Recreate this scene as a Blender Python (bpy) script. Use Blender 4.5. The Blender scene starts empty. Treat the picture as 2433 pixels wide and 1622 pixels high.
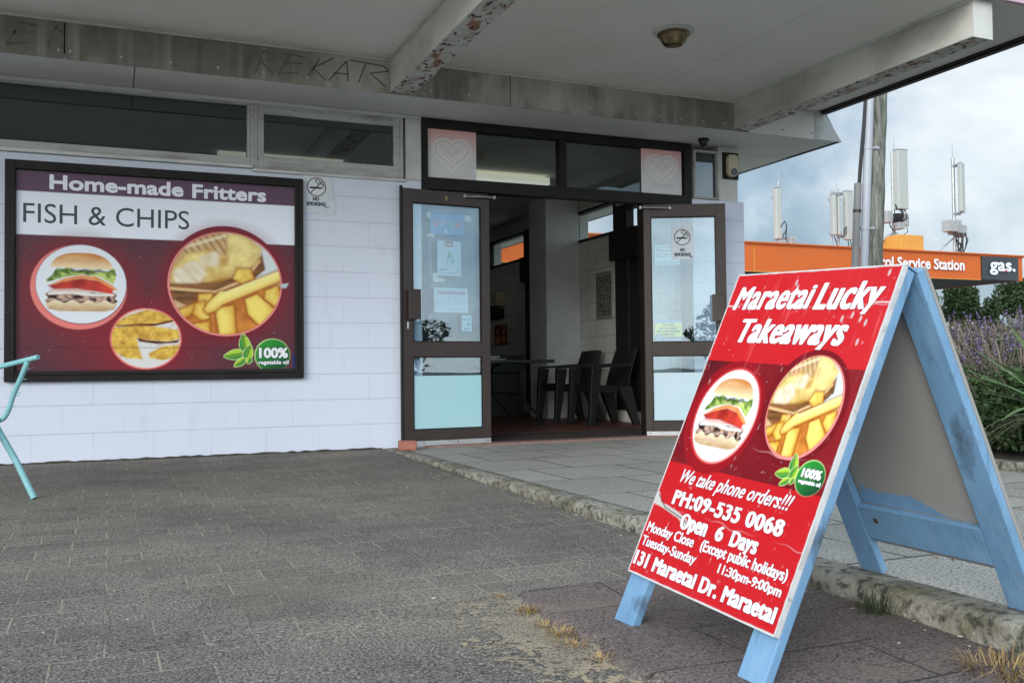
import bpy, math, random
import numpy as np
from mathutils import Vector, Matrix
S = bpy.context.scene
COL = S.collection
R = math.radians
# ------------------------------------------------------------------ camera, sky, sun, exposure
cam = bpy.data.cameras.new("camera"); camo = bpy.data.objects.new("camera", cam); COL.objects.link(camo)
cam.sensor_width = 36.0; cam.lens = 2251.6/2433*36; cam.clip_start = .05; cam.clip_end = 3000
def _cam(yaw, pitch, roll):
    f = Vector((math.sin(yaw)*math.cos(pitch), math.cos(yaw)*math.cos(pitch), math.sin(pitch)))
    r = f.cross(Vector((0,0,1))).normalized(); u = r.cross(f)
    c, s = math.cos(roll), math.sin(roll)
    r2 = r*c+u*s; u2 = -r*s+u*c
    return Matrix((r2, u2, -f)).transposed().to_4x4()
camo.matrix_world = Matrix.Translation((0,-7.37,.6265)) @ _cam(.40226, .0287, -.01028)
S.camera = camo
SUN_EL, SUN_AZ = 18.0, 226.0            # degrees; azimuth from +Y towards +X
world = bpy.data.worlds.new("World"); S.world = world; world.use_nodes = True
SUND = Vector((math.sin(R(SUN_AZ))*math.cos(R(SUN_EL)), math.cos(R(SUN_AZ))*math.cos(R(SUN_EL)), math.sin(R(SUN_EL))))
def build_world():
    nt = world.node_tree; nt.nodes.clear(); n = nt.nodes.new; l = nt.links.new
    out = n('ShaderNodeOutputWorld'); sky = n('ShaderNodeTexSky'); sky.sky_type = 'NISHITA'; sky.sun_disc = False
    sky.sun_elevation = R(SUN_EL); sky.sun_rotation = R(SUN_AZ)
    b1 = n('ShaderNodeBackground'); b1.inputs[1].default_value = .1; l(sky.outputs[0], b1.inputs[0])
    tc = n('ShaderNodeTexCoord'); mp = n('ShaderNodeMapping'); mp.inputs['Scale'].default_value = (1.0,1.0,1.7); mp.inputs['Location'].default_value = (.35,.1,.05)
    l(tc.outputs['Generated'], mp.inputs[0])
    nz = n('ShaderNodeTexNoise'); nz.inputs['Scale'].default_value = 3.0; nz.inputs['Detail'].default_value = 9; nz.inputs['Roughness'].default_value = .55
    nz.inputs['Distortion'].default_value = .35
    l(mp.outputs[0], nz.inputs['Vector'])
    rp = n('ShaderNodeValToRGB'); e = rp.color_ramp.elements
    e[0].position = .39; e[0].color = (.22,.34,.45,1); e[1].position = .64; e[1].color = (.95,.98,1.0,1)
    k = e.new(.47); k.color = (.40,.52,.63,1); k = e.new(.55); k.color = (.70,.78,.85,1)
    l(nz.outputs[0], rp.inputs[0])
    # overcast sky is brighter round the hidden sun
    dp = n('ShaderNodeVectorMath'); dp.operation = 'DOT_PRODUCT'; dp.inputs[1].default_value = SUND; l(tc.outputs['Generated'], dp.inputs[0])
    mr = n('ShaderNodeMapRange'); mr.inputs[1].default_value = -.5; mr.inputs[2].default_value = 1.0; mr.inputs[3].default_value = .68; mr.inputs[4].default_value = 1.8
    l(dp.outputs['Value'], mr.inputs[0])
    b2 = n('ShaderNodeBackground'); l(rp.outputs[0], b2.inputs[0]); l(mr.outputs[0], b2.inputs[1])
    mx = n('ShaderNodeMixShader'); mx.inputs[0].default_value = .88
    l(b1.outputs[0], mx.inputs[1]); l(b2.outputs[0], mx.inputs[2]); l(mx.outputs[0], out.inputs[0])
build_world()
sl = bpy.data.lights.new("sun", 'SUN'); sl.energy = 1.45; sl.angle = R(32); sl.color = (1,.95,.88)
so = bpy.data.objects.new("sun", sl); COL.objects.link(so); so.rotation_euler = SUND.to_track_quat('Z','Y').to_euler()
S.view_settings.view_transform = 'Standard'; S.view_settings.look = 'None'; S.view_settings.gamma = 1; S.view_settings.exposure = .62
S.cycles.max_bounces = 8; S.cycles.transparent_max_bounces = 16; S.cycles.use_denoising = True
S.cycles.sample_clamp_indirect = 6
rng = random.Random(7); nrng = np.random.default_rng(11)
# ------------------------------------------------------------------ helpers
def lin(c):
    c = np.asarray(c, float)/255.0
    return np.where(c <= .04045, c/12.92, ((c+.055)/1.055)**2.4)
class MB:
    def __init__(s, T=None): s.v = []; s.f = []; s.T = T
    def add(s, pts, faces):
        b = len(s.v)
        s.v += [s.T(*p) if s.T else tuple(p) for p in pts]
        s.f += [tuple(b+i for i in f) for f in faces]; return s
    def box(s, x0, x1, y0, y1, z0, z1):
        return s.add([(x0,y0,z0),(x1,y0,z0),(x1,y1,z0),(x0,y1,z0),(x0,y0,z1),(x1,y0,z1),(x1,y1,z1),(x0,y1,z1)],
                     [(0,3,2,1),(4,5,6,7),(0,1,5,4),(1,2,6,5),(2,3,7,6),(3,0,4,7)])
    def hexa(s, p): return s.add(p, [(0,3,2,1),(4,5,6,7),(0,1,5,4),(1,2,6,5),(2,3,7,6),(3,0,4,7)])
    def frame(s, x0, x1, y0, y1, z0, z1, w, wt=None, wb=None):   # four bars round an opening, butted
        wt = w if wt is None else wt; wb = w if wb is None else wb
        s.box(x0,x0+w,y0,y1,z0,z1); s.box(x1-w,x1,y0,y1,z0,z1)
        s.box(x0+w,x1-w,y0,y1,z1-wt,z1); s.box(x0+w,x1-w,y0,y1,z0,z0+wb); return s
    def prism(s, poly, d):
        n = len(poly); d = Vector(d); a = [tuple(Vector(p)) for p in poly]; b = [tuple(Vector(p)+d) for p in poly]
        return s.add(a+b, [tuple(range(n))[::-1], tuple(range(n,2*n))]+[(i,(i+1)%n,n+(i+1)%n,n+i) for i in range(n)])
    def tube(s, pts, r, n=10):
        pts = [Vector(p) for p in pts]; m = len(pts); rr = r if isinstance(r,(list,tuple)) else [r]*m
        P = []; F = []; up = None
        for i, p in enumerate(pts):
            t = (pts[min(i+1,m-1)]-pts[max(i-1,0)]).normalized()
            if up is None:
                up = Vector((0,0,1)) if abs(t.z) < .9 else Vector((1,0,0))
            a = t.cross(up); a = a.normalized() if a.length > 1e-6 else Vector((1,0,0)); up = a.cross(t).normalized()
            for k in range(n):
                w = 2*math.pi*k/n; P.append(tuple(p+a*(rr[i]*math.cos(w))+up*(rr[i]*math.sin(w))))
        for i in range(m-1):
            for k in range(n): F.append((i*n+k, i*n+(k+1)%n, (i+1)*n+(k+1)%n, (i+1)*n+k))
        F.append(tuple(range(n))[::-1]); F.append(tuple((m-1)*n+k for k in range(n)))
        return s.add(P, F)
    def lathe(s, prof, c, n=28):
        P = []; F = []; m = len(prof)
        for r, z in prof:
            for k in range(n):
                w = 2*math.pi*k/n; P.append((c[0]+r*math.cos(w), c[1]+r*math.sin(w), c[2]+z))
        for i in range(m-1):
            for k in range(n): F.append((i*n+k, i*n+(k+1)%n, (i+1)*n+(k+1)%n, (i+1)*n+k))
        F.append(tuple(range(n))[::-1]); F.append(tuple((m-1)*n+k for k in range(n)))
        return s.add(P, F)
def base_of(o):
    v = Vector((0,0,0))
    while o is not None: v = v+Vector(o.location); o = o.parent
    return v
def link(name, me, mat, parent):
    o = bpy.data.objects.new(name, me); COL.objects.link(o)
    if mat is not None: me.materials.append(mat)
    if parent is not None: o.parent = parent
    return o
def obj(name, mb, mat, parent=None, bev=0, smooth=False):
    b = base_of(parent) if parent else Vector((0,0,0))
    me = bpy.data.meshes.new(name)
    me.from_pydata([(x-b.x,y-b.y,z-b.z) for x,y,z in mb.v], [], mb.f); me.update()
    if smooth: me.polygons.foreach_set('use_smooth', [True]*len(me.polygons))
    o = link(name, me, mat, parent)
    if bev:
        m = o.modifiers.new('bevel','BEVEL'); m.width = bev; m.segments = 2; m.limit_method = 'ANGLE'
    if smooth:
        m = o.modifiers.new('split','EDGE_SPLIT'); m.split_angle = R(40)
    return o
def obj2(name, parts, parent):                              # one mesh, several materials
    mb = MB(); ix = []
    for i,(m,_) in enumerate(parts):
        k = len(mb.v); mb.v += m.v; mb.f += [tuple(k+q for q in f) for f in m.f]; ix += [i]*len(m.f)
    o = obj(name, mb, parts[0][1], parent)
    for _,m in parts[1:]: o.data.materials.append(m)
    o.data.polygons.foreach_set('material_index', ix); return o
def npobj(name, V, F, mat, parent=None):                     # big meshes of quads from numpy
    b = base_of(parent) if parent else Vector((0,0,0))
    V = np.asarray(V, np.float32)-np.array(b, np.float32); F = np.asarray(F, np.int32); k = F.shape[1]
    me = bpy.data.meshes.new(name); me.vertices.add(len(V)); me.vertices.foreach_set('co', V.ravel())
    me.loops.add(F.size); me.loops.foreach_set('vertex_index', F.ravel())
    me.polygons.add(len(F)); me.polygons.foreach_set('loop_start', np.arange(0,F.size,k,dtype=np.int32))
    me.update(calc_edges=True); me.validate()
    return link(name, me, mat, parent)
def tag(o, label, cat, group=None):
    o['label'] = label; o['category'] = cat
    if group: o['group'] = group
    return o
def thing(name, label, cat, loc=(0,0,0), group=None):
    o = bpy.data.objects.new(name, None); o.empty_display_size = .1; COL.objects.link(o); o.location = loc
    return tag(o, label, cat, group)
def struct(o): o['kind'] = 'structure'; return o
def dup(root, loc, rz=0, label=None):
    r = root.copy(); COL.objects.link(r); r.location = loc; r.rotation_euler = (0,0,rz)
    if label: r['label'] = label
    for c in list(root.children):
        d = c.copy(); COL.objects.link(d); d.parent = r
        for g in list(c.children):
            e = g.copy(); COL.objects.link(e); e.parent = d
    return r
# ------------------------------------------------------------------ materials
def mat(name, base, rough=.6, layers=(), bump=(), metal=0, spec=.5, island=0, brick=None, attr=False, world_pos=False):
    """layers: (colour, scale, lo, hi, stretch, amount); bump: (scale, strength, stretch)
       brick: dict(w,h,m,axes,colour,amount,bump)"""
    m = bpy.data.materials.new(name); m.use_nodes = True; nt = m.node_tree; n = nt.nodes.new; l = nt.links.new
    p = nt.nodes['Principled BSDF']; p.inputs['Roughness'].default_value = rough; p.inputs['Metallic'].default_value = metal
    p.inputs['Specular IOR Level'].default_value = spec
    tc = n('ShaderNodeTexCoord')
    if world_pos:
        ge = n('ShaderNodeNewGeometry'); cs = ge.outputs['Position']
    else: cs = tc.outputs['Object']
    if attr:
        a = n('ShaderNodeAttribute'); a.attribute_name = 'Col'; col = a.outputs['Color']
    else:
        rgb = n('ShaderNodeRGB'); rgb.outputs[0].default_value = (*base,1); col = rgb.outputs[0]
    def mix(fac, a, bcol, mode='MIX'):
        x = n('ShaderNodeMix'); x.data_type = 'RGBA'; x.blend_type = mode; l(fac, x.inputs[0]); l(a, x.inputs[6])
        if isinstance(bcol, tuple): x.inputs[7].default_value = (*bcol,1)
        else: l(bcol, x.inputs[7])
        return x.outputs[2]
    def noise(scale, stretch=(1,1,1), detail=4, rgh=.55):
        mp = n('ShaderNodeMapping'); mp.inputs['Scale'].default_value = stretch; l(cs, mp.inputs[0])
        z = n('ShaderNodeTexNoise'); z.inputs['Scale'].default_value = scale; z.inputs['Detail'].default_value = detail; z.inputs['Roughness'].default_value = rgh
        l(mp.outputs[0], z.inputs['Vector']); return z.outputs[0]
    def rng_(v, lo, hi, a, b):
        r = n('ShaderNodeMapRange'); r.inputs[1].default_value = lo; r.inputs[2].default_value = hi; r.inputs[3].default_value = a; r.inputs[4].default_value = b
        l(v, r.inputs[0]); return r.outputs[0]
    if island:
        ge2 = n('ShaderNodeNewGeometry'); h = n('ShaderNodeHueSaturation'); l(col, h.inputs['Color'])
        l(rng_(ge2.outputs['Random Per Island'],0,1,1-island,1+island), h.inputs['Value'])
        l(rng_(ge2.outputs['Random Per Island'],0,1,.5-island*.06,.5+island*.05), h.inputs['Hue']); col = h.outputs[0]
    for L in layers:
        c, sc, lo, hi = L[:4]; st = L[4] if len(L) > 4 and L[4] else (1,1,1); am = L[5] if len(L) > 5 else 1
        col = mix(rng_(noise(sc,st),lo,hi,0,am), col, c)
    hgt = None
    for brick in ([] if not brick else brick if isinstance(brick, list) else [brick]):
        sp = n('ShaderNodeSeparateXYZ'); l(cs, sp.inputs[0]); cb = n('ShaderNodeCombineXYZ')
        for i, a in enumerate(brick['axes']): l(sp.outputs['XYZ'.index(a)], cb.inputs[i])
        mp = n('ShaderNodeMapping'); mp.inputs['Location'].default_value = (*brick.get('off',(0,0)),0); l(cb.outputs[0], mp.inputs[0])
        bt = n('ShaderNodeTexBrick'); bt.offset = .5; bt.inputs['Scale'].default_value = 1; bt.inputs['Brick Width'].default_value = brick['w']
        bt.inputs['Row Height'].default_value = brick['h']; bt.inputs['Mortar Size'].default_value = brick['m']; bt.inputs['Mortar Smooth'].default_value = brick.get('smooth',.3)
        bt.inputs['Color1'].default_value = (1,1,1,1); bt.inputs['Color2'].default_value = (*([1-brick.get('tone',0)]*3),1); bt.inputs['Mortar'].default_value = (1,1,1,1)
        w = noise(14,(1,1,1),3); dv = n('ShaderNodeVectorMath'); dv.operation = 'SCALE'; dv.inputs['Scale'].default_value = brick.get('wob',0)
        zc = nt.nodes.new('ShaderNodeTexNoise'); zc.inputs['Scale'].default_value = 5; l(cs, zc.inputs['Vector']); l(zc.outputs['Color'], dv.inputs[0])
        av = n('ShaderNodeVectorMath'); l(mp.outputs[0], av.inputs[0]); l(dv.outputs[0], av.inputs[1]); l(av.outputs[0], bt.inputs['Vector'])
        one = n('ShaderNodeMix'); one.data_type = 'RGBA'; one.blend_type = 'MULTIPLY'; one.inputs[0].default_value = 1; l(col, one.inputs[6]); l(bt.outputs['Color'], one.inputs[7]); col = one.outputs[2]
        mm = n('ShaderNodeMath'); mm.operation = 'MULTIPLY'; l(bt.outputs['Fac'], mm.inputs[0]); l(rng_(noise(brick.get('ns',2.2),(1,1,1),3), brick.get('lo',.35), brick.get('hi',.6), 0, brick['amount']), mm.inputs[1])
        col = mix(mm.outputs[0], col, brick['colour'])
        if hgt is None: hgt = bt.outputs['Fac']; hb = brick.get('bump',0)
    l(col, p.inputs['Base Color'])
    prev = None
    for sc, st, stretch in bump:
        b = n('ShaderNodeBump'); b.inputs['Strength'].default_value = st; b.inputs['Distance'].default_value = .01
        l(noise(sc, stretch or (1,1,1), 5), b.inputs['Height'])
        if prev: l(prev, b.inputs['Normal'])
        prev = b.outputs[0]
    if hgt is not None and hb:
        b = n('ShaderNodeBump'); b.inputs['Strength'].default_value = hb; b.inputs['Distance'].default_value = .004; b.invert = True
        l(hgt, b.inputs['Height'])
        if prev: l(prev, b.inputs['Normal'])
        prev = b.outputs[0]
    if prev: l(prev, p.inputs['Normal'])
    return m
def glass(name, tint=(.9,.95,.95), refl=.1, rough=.0):
    m = bpy.data.materials.new(name); m.use_nodes = True; nt = m.node_tree; nt.nodes.clear(); n = nt.nodes.new; l = nt.links.new
    o = n('ShaderNodeOutputMaterial'); t = n('ShaderNodeBsdfTransparent'); t.inputs[0].default_value = (*tint,1)
    g = n('ShaderNodeBsdfGlossy'); g.inputs['Roughness'].default_value = rough; g.inputs[0].default_value = (.82,.93,1,1)
    f0 = n('ShaderNodeLayerWeight'); f1 = n('ShaderNodeMath'); f1.operation = 'POWER'; l(f0.outputs['Facing'], f1.inputs[0]); f1.inputs[1].default_value = 5
    f = n('ShaderNodeMath'); f.operation = 'MULTIPLY_ADD'; l(f1.outputs[0], f.inputs[0]); f.inputs[1].default_value = .9; f.inputs[2].default_value = .025
    tc = n('ShaderNodeTexCoord'); z = n('ShaderNodeTexNoise'); z.inputs['Scale'].default_value = 1.7; l(tc.outputs['Object'], z.inputs['Vector'])
    b = n('ShaderNodeBump'); b.inputs['Strength'].default_value = .02; b.inputs['Distance'].default_value = .05; l(z.outputs[0], b.inputs['Height']); l(b.outputs[0], g.inputs['Normal'])
    a = n('ShaderNodeMath'); a.operation = 'ADD'; a.use_clamp = True; l(f.outputs[0], a.inputs[0]); a.inputs[1].default_value = refl
    x = n('ShaderNodeMixShader'); l(a.outputs[0], x.inputs[0]); l(t.outputs[0], x.inputs[1]); l(g.outputs[0], x.inputs[2]); l(x.outputs[0], o.inputs[0])
    return m
GR = (.055,.054,.05)
m_block = mat('painted_block', (.68,.73,.845), .55, layers=[((.59,.635,.745),1.3,.45,.75,(1,1,1),.35),((.40,.40,.41),6,.60,.8,(1,1,.45),.3),((.30,.29,.28),24,.70,.76,(1,1,.6),.4)], bump=[(60,.12,None),(9,.1,None)],
    brick=[dict(w=60,h=.2,m=.0035,axes='XZ',off=(7.3,0),colour=(.42,.44,.52),amount=.55,bump=.45,lo=.2,hi=.45,ns=3),dict(w=.4,h=.2,m=.003,axes='XZ',colour=(.46,.49,.57),amount=.55,bump=.28,lo=.36,hi=.56,ns=2.6)])
m_blockin = mat('interior_block', (.78,.78,.71), .6, layers=[((.35,.36,.33),1.1,.45,.75,None,.5)], bump=[(60,.1,None)],
    brick=dict(w=.4,h=.2,m=.004,axes='YZ',colour=(.28,.28,.26),amount=.7,bump=.5,lo=.2,hi=.45))
m_soffit = mat('soffit_paint', (.80,.79,.75), .6, layers=[((.60,.57,.49),.55,.56,.70,None,.5),((.66,.655,.61),.9,.42,.72,None,.6),((.2,.19,.17),38,.72,.78,None,.6)], bump=[(3,.15,None)])
m_soffit2 = mat('eave_soffit_paint', (.70,.71,.70), .6, layers=[((.56,.57,.56),1.2,.42,.72,None,.6)], bump=[(3,.15,None)])
m_bulk = mat('mouldy_fibre_cement', (.54,.52,.47), .8, layers=[((.225,.21,.18),1.1,.34,.52,(1,1,.8),.95),((.11,.10,.085),6.5,.50,.70,(1,1,.5),.6),((.50,.49,.45),7,.50,.74,(1.5,1,.10),.75),((.09,.08,.07),70,.66,.72,None,.6)], bump=[(20,.15,None)])
m_beam = mat('beam_paint', (.68,.67,.63), .7, layers=[((.27,.26,.23),2.5,.45,.7,(1,.6,1),.7),((.12,.11,.10),55,.68,.74,None,.7)], bump=[(20,.1,None)])
m_flake = mat('flaking_white_paint', (.60,.61,.58), .75, layers=[((.36,.35,.31),3,.45,.7,None,.6),((.045,.03,.02),30,.57,.60,(1,.5,1),1),((.26,.075,.02),6,.54,.64,(2.4,1,1),.85)], bump=[(34,.8,(1,.5,1))])
m_white = mat('white_trim', (.62,.63,.60), .6, layers=[((.30,.29,.25),3,.48,.75,(1,1,1),.55),((.16,.15,.13),40,.66,.74,None,.5)], bump=[(30,.1,None)])
m_weath = mat('weathered_timber_paint', (.46,.47,.45), .8, layers=[((.22,.21,.18),9,.48,.7,(.3,1,1),.7),((.12,.11,.09),60,.64,.70,(.3,1,1),.7)], bump=[(60,.3,(.2,1,1))])
m_fascia = mat('mauve_fascia', (.58,.40,.50), .5, layers=[((.5,.36,.44),2,.4,.7,None,.5)])
m_brown = mat('bronze_aluminium', (.043,.029,.024), .38, layers=[((.075,.058,.05),3,.45,.75,(1,1,.4),.6),((.11,.10,.09),50,.70,.76,None,.4)], metal=.15, bump=[(80,.03,None)])
m_black = mat('black_frame', (.013,.011,.010), .5, spec=.25, layers=[((.028,.024,.022),4,.5,.75,None,.7),((.22,.22,.21),45,.725,.76,(1,1,.4),.5)])
m_glass = glass('door_glass', (.84,.91,.93), .12)
m_glasss = glass('sidelight_glass', (.84,.91,.93), .03)
m_glassd = glass('clerestory_glass', (.55,.58,.58), .10)
m_glasst = glass('transom_glass', (.74,.78,.76), .03)
m_glassw = glass('window_glass', (.93,.95,.95), .0)
m_film = mat('frosted_film', (.40,.655,.71), .28, layers=[((.33,.62,.69),.9,.4,.7,None,.5),((.6,.8,.85),30,.72,.76,None,.3)], spec=.6)
m_film2 = mat('pale_frosted_film', (.56,.70,.77), .28, layers=[((.40,.62,.72),.9,.4,.7,None,.5)], spec=.6)
m_alu = mat('brushed_aluminium', (.62,.63,.64), .38, metal=.7, layers=[((.35,.34,.33),20,.5,.75,(.2,1,1),.6),((.1,.1,.1),60,.7,.75,None,.6)])
m_steel = mat('galvanised_steel', (.42,.44,.45), .4, metal=.6, layers=[((.25,.25,.25),12,.45,.7,None,.6)])
m_floor = mat('red_brown_floor', (.15,.055,.04), .45, layers=[((.06,.025,.02),2.5,.4,.7,None,.7),((.17,.08,.06),30,.62,.75,None,.4)])
m_step = mat('red_oxide_step', (.25,.15,.125), .75, layers=[((.30,.25,.21),9,.5,.7,None,.7),((.1,.06,.05),26,.6,.72,None,.6)], bump=[(40,.3,None)])
m_mat = mat('dark_coir_mat', (.030,.018,.016), .95, bump=[(200,.6,None)])
m_dark = mat('dark_shutter', (.016,.013,.012), .55, layers=[((.03,.025,.022),5,.5,.7,None,.6)])
m_pillar = mat('pillar_paint', (.78,.79,.77), .6, layers=[((.38,.38,.36),1.5,.45,.75,None,.5)], bump=[(30,.08,None)])
m_intceil = mat('interior_ceiling_paint', (.76,.75,.70), .7, layers=[((.34,.33,.29),1,.4,.7,None,.5)])
m_roof = mat('roof_iron', (.25,.26,.26), .5, layers=[((.18,.18,.17),3,.45,.7,None,.6)])
m_pave = mat('aggregate_pavers', (.285,.252,.208), .85,
    layers=[((.165,.15,.13),.7,.40,.60,None,.85),((.13,.12,.105),2.6,.55,.72,None,.6),((.075,.07,.062),1.15,.64,.74,None,.6),((.19,.16,.145),1.7,.5,.75,None,.5),((.035,.034,.032),120,.47,.58,None,.85),((.52,.50,.45),160,.575,.65,None,.85),((.24,.205,.15),.9,.56,.7,None,.5),((.5,.5,.47),75,.735,.76,None,.8)],
    bump=[(150,.55,None),(1.4,.5,None)], brick=dict(w=.243,h=.165,m=.0042,axes='XY',off=(.003,.02),colour=(.39,.345,.26),amount=.68,bump=.6,tone=.19,lo=.42,hi=.60,ns=1.9,wob=.012,smooth=.5), world_pos=True)
m_patch = mat('purple_brown_concrete', (.20,.150,.138), .85,
    layers=[((.14,.112,.102),1.6,.4,.65,None,.8),((.03,.026,.025),120,.48,.6,None,.8),((.36,.31,.28),160,.585,.66,None,.8),((.26,.22,.15),2.4,.54,.70,None,.8)], bump=[(130,.6,None),(3,.8,None)],
    brick=dict(w=.62,h=.27,m=.004,axes='XY',off=(.1,.065),colour=(.028,.022,.016),amount=.9,bump=.9,lo=.4,hi=.55,ns=2.5,wob=.05,smooth=.4), world_pos=True)
m_slab = mat('aggregate_slab', (.45,.435,.39), .8,
    layers=[((.34,.33,.29),.9,.4,.68,None,.8),((.06,.06,.055),110,.5,.6,None,.8),((.46,.45,.42),150,.58,.66,None,.8),((.12,.115,.1),3,.6,.75,None,.5)], bump=[(130,.5,None)],
    brick=dict(w=.61,h=.61,m=.008,axes='XY',off=(-.27,.13),colour=(.06,.055,.045),amount=.95,bump=.9,tone=.14,lo=.22,hi=.42,ns=2,wob=.008,smooth=.3), world_pos=True)
m_kerb = mat('old_concrete_kerb', (.33,.315,.265), .9, layers=[((.15,.135,.10),5,.40,.60,(1,1,2),.9),((.03,.028,.022),30,.50,.62,None,.85),((.55,.55,.5),60,.63,.70,None,.7),((.16,.15,.07),7,.56,.7,None,.6)], bump=[(60,.9,None),(14,.6,None)], world_pos=True)
m_asph = mat('asphalt', (.15,.148,.14), .9, layers=[((.20,.197,.19),.12,.4,.7,None,.8),((.02,.02,.02),90,.5,.6,None,.6)], bump=[(90,.4,None)], world_pos=True)
m_soil = mat('garden_soil', (.05,.04,.03), .95, layers=[((.10,.085,.06),18,.5,.68,None,.8)], bump=[(40,1,None)])
m_blue = mat('sky_blue_paint', (.175,.345,.545), .65, layers=[((.12,.245,.41),3,.42,.66,None,.8),((.27,.44,.62),14,.52,.75,(1,1,.15),.6),((.10,.17,.25),30,.58,.72,(1,1,.08),.6),((.045,.055,.06),7,.62,.72,(1,1,.6),.75),((.30,.30,.27),55,.66,.72,None,.7),((.24,.19,.11),40,.715,.75,None,.8)], bump=[(50,.15,(1,1,.2)),(6,.15,None)])
m_board = mat('sign_board_edge', (.62,.64,.65), .7, layers=[((.35,.35,.34),10,.48,.7,None,.7),((.15,.13,.11),40,.62,.72,None,.6)], bump=[(40,.2,None)])
m_bare = mat('bare_grey_board', (.33,.33,.315), .8, layers=[((.27,.27,.255),2,.42,.7,None,.7),((.26,.25,.22),30,.66,.76,None,.5)], bump=[(80,.06,None)])
m_wood = mat('raw_timber', (.32,.20,.10), .8, layers=[((.18,.11,.05),40,.45,.7,(1,1,.2),.7)])
m_print = mat('printed_vinyl', (1,1,1), .36, spec=.28, attr=True, bump=[(5,.04,None)])
m_paper = mat('printed_paper', (1,1,1), .7, attr=True)
m_letw = mat('white_vinyl_lettering', (.84,.86,.92), .35, layers=[((.62,.64,.68),40,.5,.7,None,.5)])
m_letg = mat('grey_vinyl_lettering', (.035,.045,.06), .4, layers=[((.06,.07,.08),30,.5,.7,None,.4)])
m_letk = mat('black_ink', (.02,.025,.03), .6, layers=[((.04,.04,.045),30,.5,.7,None,.4)])
m_letr = mat('dark_red_outline', (.16,.008,.014), .4, layers=[((.2,.02,.02),30,.5,.7,None,.4)])
m_letp = mat('plum_outline', (.06,.02,.045), .4, layers=[((.1,.03,.06),30,.5,.7,None,.4)])
m_letn = mat('dark_green_outline', (.01,.05,.02), .4, layers=[((.02,.07,.03),30,.5,.7,None,.4)])
m_orange = mat('orange_fascia', (.62,.125,.012), .45, layers=[((.55,.11,.012),.6,.4,.7,None,.6),((.4,.12,.04),3,.62,.78,(1,1,.15),.4)])
m_gasdark = mat('charcoal_panel', (.045,.05,.06), .5, layers=[((.06,.065,.075),1,.4,.7,None,.6)])
m_gasunder = mat('canopy_lining', (.15,.145,.135), .6, layers=[((.11,.105,.1),.4,.4,.7,None,.6)])
m_ant = mat('antenna_radome', (.43,.47,.45), .5, layers=[((.36,.40,.39),1.4,.45,.7,(1,1,.3),.6)])
m_rru = mat('radio_unit_grey', (.40,.43,.45), .5, layers=[((.3,.32,.34),4,.45,.7,None,.6)])
m_yel = mat('amber_box', (.68,.34,.06), .5, layers=[((.58,.28,.05),1,.4,.7,None,.6)])
m_cable = mat('black_cable', (.02,.02,.022), .5, layers=[((.04,.04,.04),20,.5,.7,None,.4)])
m_pole = mat('weathered_pole', (.18,.185,.16), .9, layers=[((.045,.05,.04),9,.46,.60,(2.2,2.2,.3),.9),((.36,.36,.32),16,.55,.66,(2.2,2.2,.25),.8),((.05,.05,.045),18,.62,.7,(2,2,.15),.8),((.17,.19,.15),1.1,.45,.7,None,.5)], bump=[(14,.9,(3,3,.25))])
m_pipe = mat('grey_conduit', (.40,.43,.48), .45, layers=[((.30,.32,.35),3,.45,.7,(1,1,.3),.6)])
m_pipe2 = mat('dull_conduit', (.22,.22,.225), .6, layers=[((.14,.14,.14),4,.45,.7,(1,1,.3),.7)])
m_leafd = mat('dark_foliage', (.042,.072,.026), .6, island=.5, spec=.35)
m_leafb = mat('brown_hedge_foliage', (.065,.065,.032), .7, island=.5, spec=.2)
m_leafm = mat('mid_foliage', (.062,.11,.034), .55, island=.5, spec=.35)
m_leafy = mat('yellow_green_foliage', (.20,.22,.06), .6, island=.4, spec=.3)
m_sage = mat('sage_lavender_leaves', (.165,.19,.135), .7, island=.45, spec=.2)
m_lav = mat('lavender_flowers', (.30,.24,.44), .8, island=.5, spec=.2)
m_lavdry = mat('faded_flower_heads', (.34,.27,.25), .9, island=.5, spec=.2)
m_bark = mat('bark', (.12,.10,.075), .9, layers=[((.06,.05,.04),8,.45,.65,(1,1,.3),.8)], bump=[(20,.6,(1,1,.3))])
m_branch = mat('pale_branch', (.30,.27,.20), .9, layers=[((.18,.15,.1),8,.45,.65,(1,1,.3),.8)])
m_flax = mat('flax_leaf', (.10,.20,.05), .42, island=.45, layers=[((.13,.22,.06),6,.5,.7,None,.6)])
m_flaxdry = mat('dry_flax_leaf', (.42,.42,.30), .6, island=.3)
m_dry = mat('dry_grass_blades', (.34,.235,.11), .8, island=.4, spec=.2)
m_weed = mat('weed_blades', (.06,.085,.03), .7, island=.4)
m_flake2 = mat('pale_litter', (.30,.28,.24), .8, island=.5)
m_turq = mat('turquoise_chair_paint', (.25,.53,.56), .45, layers=[((.19,.44,.48),5,.45,.7,None,.6),((.55,.68,.66),26,.69,.72,None,.7),((.06,.12,.12),60,.72,.75,None,.7)])
m_turqs = mat('turquoise_sling', (.11,.36,.38), .8, bump=[(300,.3,None)])
m_plast = mat('black_plastic', (.011,.012,.014), .45, layers=[((.018,.018,.02),8,.45,.7,None,.5)])
m_table = mat('dark_tabletop', (.03,.031,.033), .5, layers=[((.05,.05,.05),8,.45,.7,None,.5)])
m_brick = mat('red_brick', (.36,.14,.10), .9, layers=[((.24,.09,.06),12,.45,.65,None,.8),((.5,.33,.26),45,.6,.7,None,.7)], bump=[(60,.7,None)])
m_gold = mat('tarnished_brass', (.30,.23,.13), .35, metal=.85, layers=[((.12,.09,.06),8,.4,.65,None,.8)])
m_cream = mat('yellowed_plastic', (.56,.50,.34), .5, layers=[((.42,.36,.22),9,.5,.7,None,.6),((.1,.09,.07),60,.7,.74,None,.6)])
m_lens = mat('dark_lens', (.012,.013,.025), .12, layers=[((.02,.02,.03),8,.5,.7,None,.3)])
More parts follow.
